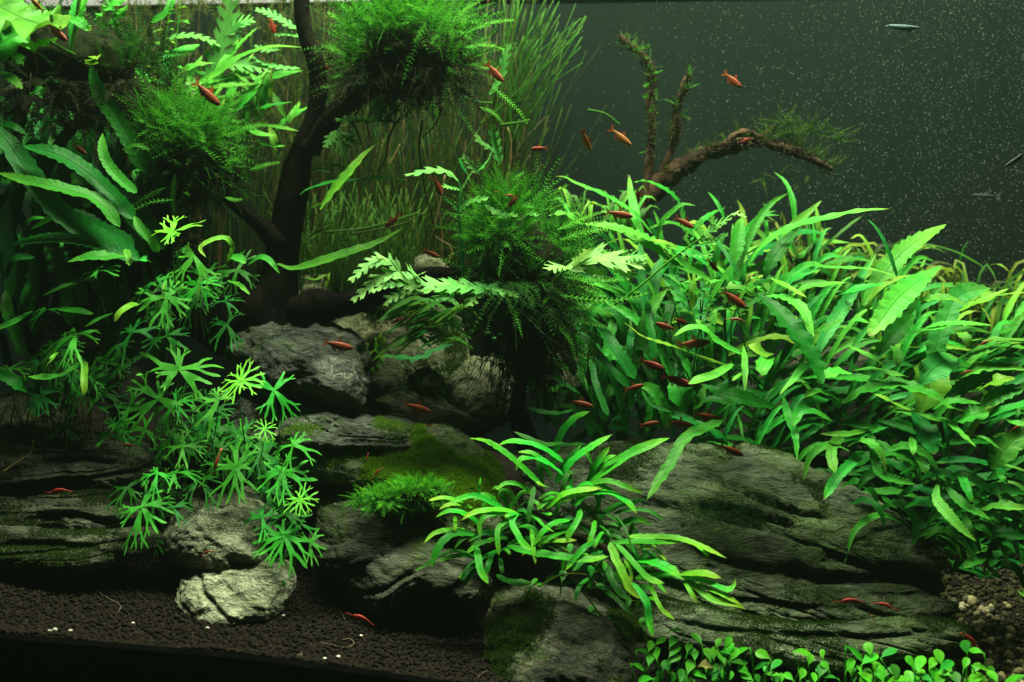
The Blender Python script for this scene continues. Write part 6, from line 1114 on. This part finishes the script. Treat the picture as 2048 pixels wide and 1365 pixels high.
# ---------------------------------------------------------------- fish
def fishmat(name, a, b, stripe=(0.05, 0.02, 0.015)):
    t = NT(name); tc = t.n('ShaderNodeTexCoord'); sp = t.n('ShaderNodeSeparateXYZ'); t.l(tc.outputs['Object'], sp.inputs[0]); z = sp.outputs[2]
    col = t.mix(t.val(t.val(z, 'MULTIPLY', 3.6), 'ADD', .5, clamp=True), b, a)
    st = t.val(t.val(t.val(t.val(z, 'SUBTRACT', .005), 'ABSOLUTE'), 'MULTIPLY', -60.0), 'ADD', 1.0, clamp=True); st = t.val(st, 'MULTIPLY', t.val(t.val(sp.outputs[0], 'MULTIPLY', -4.0), 'ADD', .8, clamp=True))
    col = t.mix(t.val(st, 'MULTIPLY', .6), col, stripe); n = t.noise(26, 3, .6, tc.outputs['Object']); col = t.mix(t.val(t.ramp(n, [(.5, 0), (.7, 1)]), 'MULTIPLY', .45), col, tuple(c*.45 for c in a))
    vo = t.n('ShaderNodeTexVoronoi'); vo.inputs['Scale'].default_value = 30; t.l(tc.outputs['Object'], vo.inputs[0])
    sh = t.princ(col, .42, .35, t.bump(vo.outputs['Distance'], .10, .02)); sh.node.inputs['Metallic'].default_value = .1
    tr = t.n('ShaderNodeBsdfTranslucent'); t.l(col, tr.inputs[0]); ms = t.n('ShaderNodeMixShader'); ms.inputs[0].default_value = .25; t.l(sh, ms.inputs[1]); t.l(tr.outputs[0], ms.inputs[2])
    return t.done(ms.outputs[0])
FM = fishmat('fish_orange', (0.27, 0.032, 0.010), (0.36, 0.085, 0.02)); FR = fishmat('fish_red', (0.27, 0.016, 0.008), (0.30, 0.04, 0.015)); FO = fishmat('fish_amber', (0.32, 0.09, 0.018), (0.46, 0.22, 0.05)); FBL = fishmat('fish_blue', (0.07, 0.14, 0.15), (0.12, 0.20, 0.21)); FW = fishmat('fish_clear', (0.022, 0.028, 0.026), (0.06, 0.068, 0.064))
def finmat(name, c):
    t = NT(name); p = t.princ(c, .4, .3); tb = t.n('ShaderNodeBsdfTransparent'); ms = t.n('ShaderNodeMixShader'); ms.inputs[0].default_value = .35; t.l(p, ms.inputs[1]); t.l(tb.outputs[0], ms.inputs[2]); return t.done(ms.outputs[0])
FINM = finmat('fin_orange', (0.5, 0.10, 0.03)); FINP = finmat('fin_pale', (0.06, 0.08, 0.08))
EYEM = plainmat('eye_black', (0.004, 0.004, 0.004), (0.012, 0.01, 0.008), 300, .12, 0, .001, .6)
def fish_meshes(slim=1.0):
    xs = np.array([.50, .485, .45, .38, .28, .15, 0, -.13, -.24, -.30, -.335]); hh = np.array([.012, .035, .062, .098, .128, .145, .135, .105, .066, .048, .046])*slim; ww = np.array([.010, .026, .042, .056, .064, .064, .056, .042, .026, .018, .012])*slim; zc = np.array([.0, .0, .002, .0, -.006, -.012, -.008, .0, .004, .004, .004])
    X = np.linspace(0, len(xs)-1, 30); f = lambda a: np.interp(X, np.arange(len(xs)), a)
    x, h, w_, z = f(xs), f(hh), f(ww), f(zc); th = np.linspace(0, 2*np.pi, 16, endpoint=False)
    V = np.stack([np.repeat(x, 16), (w_[:, None]*np.cos(th)).ravel(), (z[:, None]+h[:, None]*np.sin(th)).ravel()], 1); F = [tuple(q) for q in grid_faces(30, 16, True)]+[tuple(range(15, -1, -1)), tuple(range(29*16, 30*16))]
    def sheet(poly, ty=.004):
        p = np.array(poly, float); n = len(p); V = np.concatenate([np.stack([p[:, 0], np.full(n, ty), p[:, 1]], 1), np.stack([p[:, 0], np.full(n, -ty), p[:, 1]], 1)])
        return V, [tuple(range(n)), tuple(range(2*n-1, n-1, -1))]+[(i, (i+1) % n, n+(i+1) % n, n+i) for i in range(n)]
    s = slim
    fins = {'tail_fin': sheet([(-.31, .03), (-.40, .11), (-.51, .175), (-.46, .06), (-.425, .004), (-.46, -.05), (-.51, -.165), (-.40, -.10), (-.31, -.025)]), 'dorsal_fin': sheet([(.10, .125*s), (.07, .22*s+.02), (.0, .285*s+.02), (-.05, .25*s), (-.03, .16*s), (-.06, .11*s)]), 'anal_fin': sheet([(-.04, -.135*s), (-.05, -.235*s-.01), (-.10, -.21*s), (-.15, -.15*s), (-.22, -.085*s), (-.24, -.06*s)]), 'pelvic_fin': sheet([(.12, -.145*s), (.08, -.20*s-.01), (.05, -.19*s), (.06, -.14*s)])}
    return (V, F), fins
def fish_set(slim, body, fin):
    (V, F), fins = fish_meshes(slim); d = {'body': mesh('fish_body', V, F, body)}
    for k, (v, f) in fins.items(): d[k] = mesh(k, v, f, fin, smooth=False)
    e, ef = I1; d['eye'] = mesh('eye', e*.036*max(slim, .6), ef, EYEM); d['slim'] = slim; return d
SETS = {'m': fish_set(.9, FM, FINM), 'r': fish_set(.95, FR, FINM), 'o': fish_set(.82, FO, FINM), 'b': fish_set(.5, FBL, FINP), 'w': fish_set(.48, FW, FINP)}
def fish(head, tail, d, s, label, yaw=None, group='small orange red fish'):
    S = SETS[s]; H = W(head[0], head[1], d); T = W(tail[0], tail[1], d); yaw = random.uniform(-.35, .35) if yaw is None else yaw
    v = H-T; L = np.linalg.norm(v); X = unit(v+np.array([0, 1, 0])*L*yaw); Yv = unit(np.cross(np.array([0, 0, 1.0]), X)); Z = np.cross(X, Yv)
    if abs(X[2]) > .75: Yv = unit(np.array([0, 1.0, 0])-X*X[1]); Z = np.cross(X, Yv)
    if Z[2] < 0 and abs(X[2]) <= .75: Yv = -Yv; Z = -Z
    r = thing('fish', label, 'fish', (H+T)/2, group); sc_ = L*math.sqrt(1+yaw*yaw)
    r.matrix_world = Matrix(((X[0]*sc_, Yv[0]*sc_, Z[0]*sc_, (H+T)[0]/2), (X[1]*sc_, Yv[1]*sc_, Z[1]*sc_, (H+T)[1]/2), (X[2]*sc_, Yv[2]*sc_, Z[2]*sc_, (H+T)[2]/2), (0, 0, 0, 1)))
    for k in ('body', 'tail_fin', 'dorsal_fin', 'anal_fin', 'pelvic_fin'): obj(k, S[k], r)
    for sg in (1, -1): obj('eye', S['eye'], r, (.415, sg*.042*S['slim'], .022*S['slim']))
FISH = [((135, 83), (92, 46), .94, 'm', 'orange fish diving before the wavy pale leaf'), ((60, -4), (90, 26), .95, 'o', 'blurred amber fish at the top frame edge by the wavy leaf'), ((438, 210), (390, 165), .96, 'm', 'orange fish diving above the dark moss left of the trunk'), ((549, 70), (541, 36), 1.1, 'r', 'small red fish nose down near the surface left of the trunk'), ((541, 222), (533, 202), 1.1, 'r', 'tiny red fish against the reeds left of the trunk'), ((664, 146), (648, 130), 1.03, 'r', 'tiny red fish between trunk and upper moss clump'), ((174, 310), (145, 288), 1.0, 'm', 'dim orange fish under the shaded moss clump'),
 ((1007, 166), (972, 125), .98, 'm', 'orange fish diving beside the upper moss clump'), ((1061, 298), (1096, 297), 1.0, 'r', 'red fish facing left in open water under the reed tips'), ((1182, 303), (1163, 260), 1.0, 'o', 'slender amber fish pointing down in open water'), ((1263, 293), (1219, 255), 1.0, 'o', 'amber fish slanting down beside the upright prong'), ((1483, 177), (1447, 144), 1.02, 'm', 'lone red orange fish swimming above the bare branch'), ((1334, 345), (1366, 338), 1.13, 'o', 'faint orange fish passing behind the bare branch'), ((1277, 403), (1276, 376), 1.07, 'r', 'small red fish pointing down at the foot of the bare branch'),
 ((1266, 434), (1210, 424), .97, 'm', 'orange red fish over the ferns left of the branch foot'), ((1388, 457), (1349, 434), .97, 'm', 'orange fish over the ferns right of the branch foot'), ((1438, 544), (1413, 518), .965, 'm', 'orange fish diving into the crest of the fern bank'), ((1494, 618), (1444, 580), .95, 'm', 'bright orange fish with black eye slanting down among broad leaves'), ((1311, 647), (1352, 660), .955, 'r', 'red fish facing left above the long thin leaf'), ((1377, 648), (1345, 638), .965, 'r', 'red fish just right of the left facing one over the thin leaf'), ((1421, 684), (1353, 691), .95, 'm', 'brownish red fish swimming level under the curled leaf'),
 ((1330, 740), (1279, 720), .95, 'r', 'red fish with raised fin below the long thin leaf'), ((1384, 772), (1323, 750), .945, 'r', 'red fish at the tip of the bright strap leaf'), ((1288, 770), (1248, 781), 1.0, 'm', 'dim brown fish in the shadow left of the red pair'), ((1187, 814), (1134, 802), .99, 'm', 'dark orange fish in the hollow left of the fern straps'), ((1319, 845), (1278, 852), .985, 'm', 'dim orange fish low in the dark hollow'), ((1386, 851), (1334, 844), .975, 'm', 'dull red fish low in the hollow beside the dim orange one'), ((1442, 841), (1386, 827), .955, 'm', 'orange red fish above the green strap crossing the slab'), ((1488, 912), (1438, 890), .94, 'm', 'orange fish at the shadowed upper edge of the slab'),
 ((770, 455), (803, 428), 1.07, 'm', 'orange fish facing down left before the rear grass'), ((880, 516), (845, 499), 1.03, 'm', 'small bright orange fish just above the dark horizontal branch'), ((884, 392), (869, 354), 1.08, 'm', 'brownish red fish nose down beside the toothed stem'), ((706, 698), (646, 684), .98, 'm', 'orange fish crossing in front of the grey boulder'), ((863, 826), (807, 807), .985, 'm', 'dim orange fish above the mossy boulder'), ((1016, 416), (1037, 390), .965, 'r', 'small red fish on the crown of the centre moss'), ((975, 390), (1003, 384), .985, 'r', 'small red fish half hidden in the centre moss top')]
for h, t_, d, s, l in FISH: fish(h, t_, d, s, l)
fish((1772, 52), (1852, 58), 1.0, 'b', 'pale blue slender fish among the bubbles near the surface', .1, None); fish((2010, 334), (2056, 302), .96, 'w', 'whitish slender fish leaving the frame among the bubbles', .1, None); fish((1944, 390), (2002, 394), 1.14, 'w', 'barely visible clear fish in dark water above the ferns', .1, None)
# ---------------------------------------------------------------- shrimp
SHM = fishmat('shrimp_red', (0.42, 0.028, 0.018), (0.36, 0.05, 0.03)); SHP = fishmat('shrimp_pink', (0.40, 0.12, 0.08), (0.45, 0.20, 0.13))
def shrimp_set(mat):
    t = np.linspace(0, 1, 22); x = .46-.92*t; z = .10*np.sin(np.pi*np.clip(t*1.05, 0, 1))-.02*t; r = np.interp(t, [0, .06, .18, .38, .6, .85, 1], [.008, .035, .075, .088, .066, .034, .014])*(1+.07*np.sin(t*52)*(t > .4)); P = np.stack([x, 0*x, z], 1)
    T = unit(np.gradient(P, axis=0)); B = np.stack([-T[:, 2], 0*x, T[:, 0]], 1); th = np.linspace(0, 2*np.pi, 10, endpoint=False)
    V = (P[:, None]+r[:, None, None]*(np.cos(th)[None, :, None]*np.array([0, .75, 0])+np.sin(th)[None, :, None]*B[:, None])).reshape(-1, 3); d = {'body': mesh('shrimp_body', V, [tuple(q) for q in grid_faces(22, 10, True)]+[tuple(range(9, -1, -1)), tuple(range(210, 220))], mat)}
    v = np.array([(-.44, 0, -.02), (-.56, .07, -.05), (-.60, .02, -.05), (-.60, -.02, -.05), (-.56, -.07, -.05), (-.44, 0, -.035)]); d['tail_fan'] = mesh('tail_fan', v, [(0, 1, 2), (0, 2, 3), (0, 3, 4), (5, 2, 1), (5, 3, 2), (5, 4, 3)], mat)
    P = cr(np.array([(.44, .02, .03), (.62, .05, .06), (.80, .09, .0)]), 7); V, F = tube(P, np.linspace(.008, .003, 7), 4); d['antenna'] = mesh('antenna', V, F, mat); P = cr(np.array([(0, .03, 0), (.04, .07, -.06), (.07, .06, -.14)]), 5); V, F = tube(P, np.linspace(.012, .005, 5), 4); d['leg'] = mesh('leg', V, F, mat); d['eye'] = mesh('eye', I0[0]*.02, I0[1], EYEM); return d
SH = {'r': shrimp_set(SHM), 'p': shrimp_set(SHP)}
def shrimp(head, tail, d, label, s='r', onz=None):
    S = SH[s]; H = W(head[0], head[1], d); T = W(tail[0], tail[1], d); v = H-T; L = np.linalg.norm(v); yaw = random.uniform(-.2, .2); X = unit(v+np.array([0, 1, 0])*L*yaw); ref = np.array([0, -.25, 1.0]) if abs(X[2]) < .8 else np.array([0, -1.0, .2]); Yv = unit(np.cross(ref, X)); Z = np.cross(X, Yv); c = (H+T)/2
    r = thing('shrimp', label, 'shrimp', c, 'small red shrimp'); r.matrix_world = Matrix([[X[i]*L, Yv[i]*L, Z[i]*L, c[i]] for i in range(3)]+[[0, 0, 0, 1]])
    obj('body', S['body'], r); obj('tail_fan', S['tail_fan'], r)
    for sg in (1, -1):
        o = obj('antenna', S['antenna'], r); o.scale = (1, sg, 1); obj('eye', S['eye'], r, (.40, sg*.04, .05))
        for k in range(4): o = obj('leg', S['leg'], r, (.26-k*.11, 0, .0)); o.scale = (1, sg, 1)
for h, t_, d, l, s in [((428, 945), (441, 901), .925, 'red shrimp hanging vertically on the star leaves', 'r'), ((98, 987), (142, 981), .93, 'red shrimp walking on the long layered rock', 'r'), ((749, 952), (764, 936), .945, 'bright red shrimp beside the bright moss cushion', 'r'), ((733, 924), (736, 908), .95, 'tiny red shrimp on the mossy boulder top', 'r'), ((404, 1111), (428, 1101), .905, 'small red shrimp on the speckled pale rock', 'r'), ((700, 1232), (747, 1247), .9, 'red shrimp crawling over the open brown soil', 'r'), ((1678, 1206), (1725, 1202), .905, 'red shrimp with pale belly on the lower slab ledge', 'r'), ((1786, 1218), (1745, 1206), .905, 'dull red shrimp on the slab ledge right of the pale bellied one', 'r'), ((1752, 1246), (1743, 1232), .903, 'tiny red shrimp below the two on the slab ledge', 'r'), ((1592, 1295), (1632, 1300), .895, 'dark red shrimp at the slab foot above the carpet plants', 'r'), ((244, 893), (278, 894), .955, 'faint dark red shrimp on the shaded rear of the layered rock', 'r'), ((782, 648), (816, 638), 1.055, 'red shrimp on the pale rear boulder', 'r'), ((833, 712), (814, 732), 1.05, 'dark red shrimp under the lobed leaf on the rear boulder', 'r'), ((850, 853), (872, 851), .96, 'dark red shrimp on the rim of the mossy boulder', 'r'), ((1458, 640), (1492, 643), .955, 'brownish see through shrimp on a fern leaf below the bright fish', 'p'), ((1493, 558), (1514, 549), .985, 'pale pinkish shrimp on the fern crest', 'p'), ((1482, 285), (1506, 277), 1.09, 'bright red shrimp sitting on the bare branch', 'r'), ((1955, 1296), (1922, 1265), .89, 'shadowy red shrimp on the gravel at the slab end', 'r'), ((1960, 692), (1990, 680), .94, 'red shrimp on the narrow leaf near the tank edge', 'r'), ((1925, 748), (1950, 742), .94, 'reddish shrimp right of the heart shaped fern leaf', 'r'), ((2024, 862), (2046, 850), .93, 'red shrimp at the tank edge among arching ferns', 'r'), ((2016, 695), (2034, 688), .94, 'tiny red shrimp on the fern leaf at the frame edge', 'r'), ((1010, 392), (1035, 396), .965, 'tiny red shrimp deep in the centre moss crown', 'r')]: shrimp(h, t_, d, l, s)
# ---------------------------------------------------------------- air bubbles (uncountable fine mist), debris
t = NT('bubble'); p = t.princ((0.30, 0.34, 0.33), .25, .5); tb = t.n('ShaderNodeBsdfTransparent'); ms = t.n('ShaderNodeMixShader'); ms.inputs[0].default_value = .45; t.l(p, ms.inputs[1]); t.l(tb.outputs[0], ms.inputs[2]); BUBM = t.done(ms.outputs[0])
C = []; R = []
while len(C) < 5200:
    px = random.uniform(1000, 2090); py = random.uniform(0, 700); k = np.interp(px, [1000, 1300, 1550, 1750, 2090], [.05, .14, .55, 1, 1])*np.interp(py, [0, 450, 700], [1, .9, .3])
    if random.random() > k or (py > 430 and px < 1700 and random.random() < .8): continue
    d = random.uniform(1.0, 1.165); C.append(W(px, py, d)); R.append((random.uniform(.42, .85) if random.random() < .93 else random.uniform(.7, 1.15))*K*d)
V, F = scatter_balls(np.array(C), np.array(R), I0, .12); bo = obj('bubbles', mesh('bubbles', V, F, BUBM)); tag(bo, 'mist of fine white air bubbles drifting in the dark open water', 'bubbles', kind='stuff')
WH = plainmat('shell_white', (0.55, 0.52, 0.42), (0.7, 0.68, 0.58), 300, .5, .2, .0005); HAIR = plainmat('root_pale', (0.14, 0.12, 0.075), (0.24, 0.20, 0.13), 200, .6, .1, .0005)
def on_ground(px, py):
    lo, hi = .862, 1.05
    for _ in range(40):
        m = (lo+hi)/2; p = W(px, py, m); g = float(ground_z(np.array([p[0]]), np.array([p[1]]))[0])
        if p[2] > g: lo = m
        else: hi = m
    return lo
shells = ['pale shell bit in the cluster on the dark soil near the tank corner', 'second pale shell bit of the cluster near the tank corner', 'white shell bit just right of the soil corner cluster', 'pale shell bit on soil left of the cream stone', 'white shell bit at the foot of the cream stone', 'pale shell bit on soil under the speckled rock', 'white shell bit right of the cream stone', 'pale shell bit above the curled white root', 'round white shell bit on soil near the curled root', 'pale shell bit beside the round white one']
for (px, py, s), l in zip([(98, 1263, 5), (110, 1260, 5), (141, 1262, 4), (266, 1247, 3.5), (415, 1257, 4), (344, 1152, 4), (566, 1232, 4), (722, 1272, 3.5), (677, 1314, 4.5), (650, 1318, 4.5)], shells):
    d = on_ground(px, py)-.004; v = I2[0]*(1+.3*fbm(I2[0]*1.5, 2, int(px)))[:, None]*np.array([1, .8, .7])*s*K*d; o = obj('shell_bit', mesh('shell_bit', v, I2[1], WH), None, W(px, py, d)); tag(o, l, 'shell', 'pale shell bits on the soil')
for pts, l in [([(176, 1162), (205, 1190), (240, 1210), (236, 1225)], 'thin pale root lying on the soil left of the stacked rocks'), ([(640, 1285), (665, 1290), (690, 1295), (708, 1288), (700, 1278), (684, 1280)], 'curled pale root lying on the open soil'), ([(592, 1314), (604, 1306), (600, 1320), (612, 1318), (618, 1314)], 'knotted white root tangle at the soil front'), ([(635, 1200), (660, 1210), (680, 1222), (690, 1240)], 'faint pale root on the soil beside the red shrimp'), ([(955, 1355), (965, 1346), (976, 1342)], 'short white root at the base of the veined front stone'), ([(895, 1232), (920, 1228), (945, 1205)], 'pale root curling under the dark cracked rock')]:
    P = cr(np.array(pts, float), 24); D = np.array([on_ground(a, b) for a, b in P])-.004; o = obj('root_strand', None); bpy.data.objects.remove(o)
    V, F = tube(WA(P, D), .00020, 5); b = V.mean(0); o = obj('root_strand', mesh('root_strand', V-b, F, HAIR), None, b); tag(o, l, 'root', 'pale roots on the soil')
# ---------------------------------------------------------------- faint scatter of the water
hb = np.array([(x, y, z) for x in (-.9, .9) for y in (-1.1, .8) for z in (-1.1, 1.25)]); t = NT('haze'); pv = t.n('ShaderNodeVolumePrincipled'); pv.inputs['Color'].default_value = (.62, .92, .72, 1); pv.inputs['Density'].default_value = .008; pv.inputs['Anisotropy'].default_value = .2; t.l(pv.outputs[0], t.out.inputs['Volume'])
hz = obj('haze', mesh('haze', hb, [(0, 1, 3, 2), (4, 6, 7, 5), (0, 4, 5, 1), (2, 3, 7, 6), (0, 2, 6, 4), (1, 5, 7, 3)], t.m, smooth=False)); tag(hz, 'faint green haze of the aquarium water', 'haze', kind='stuff')
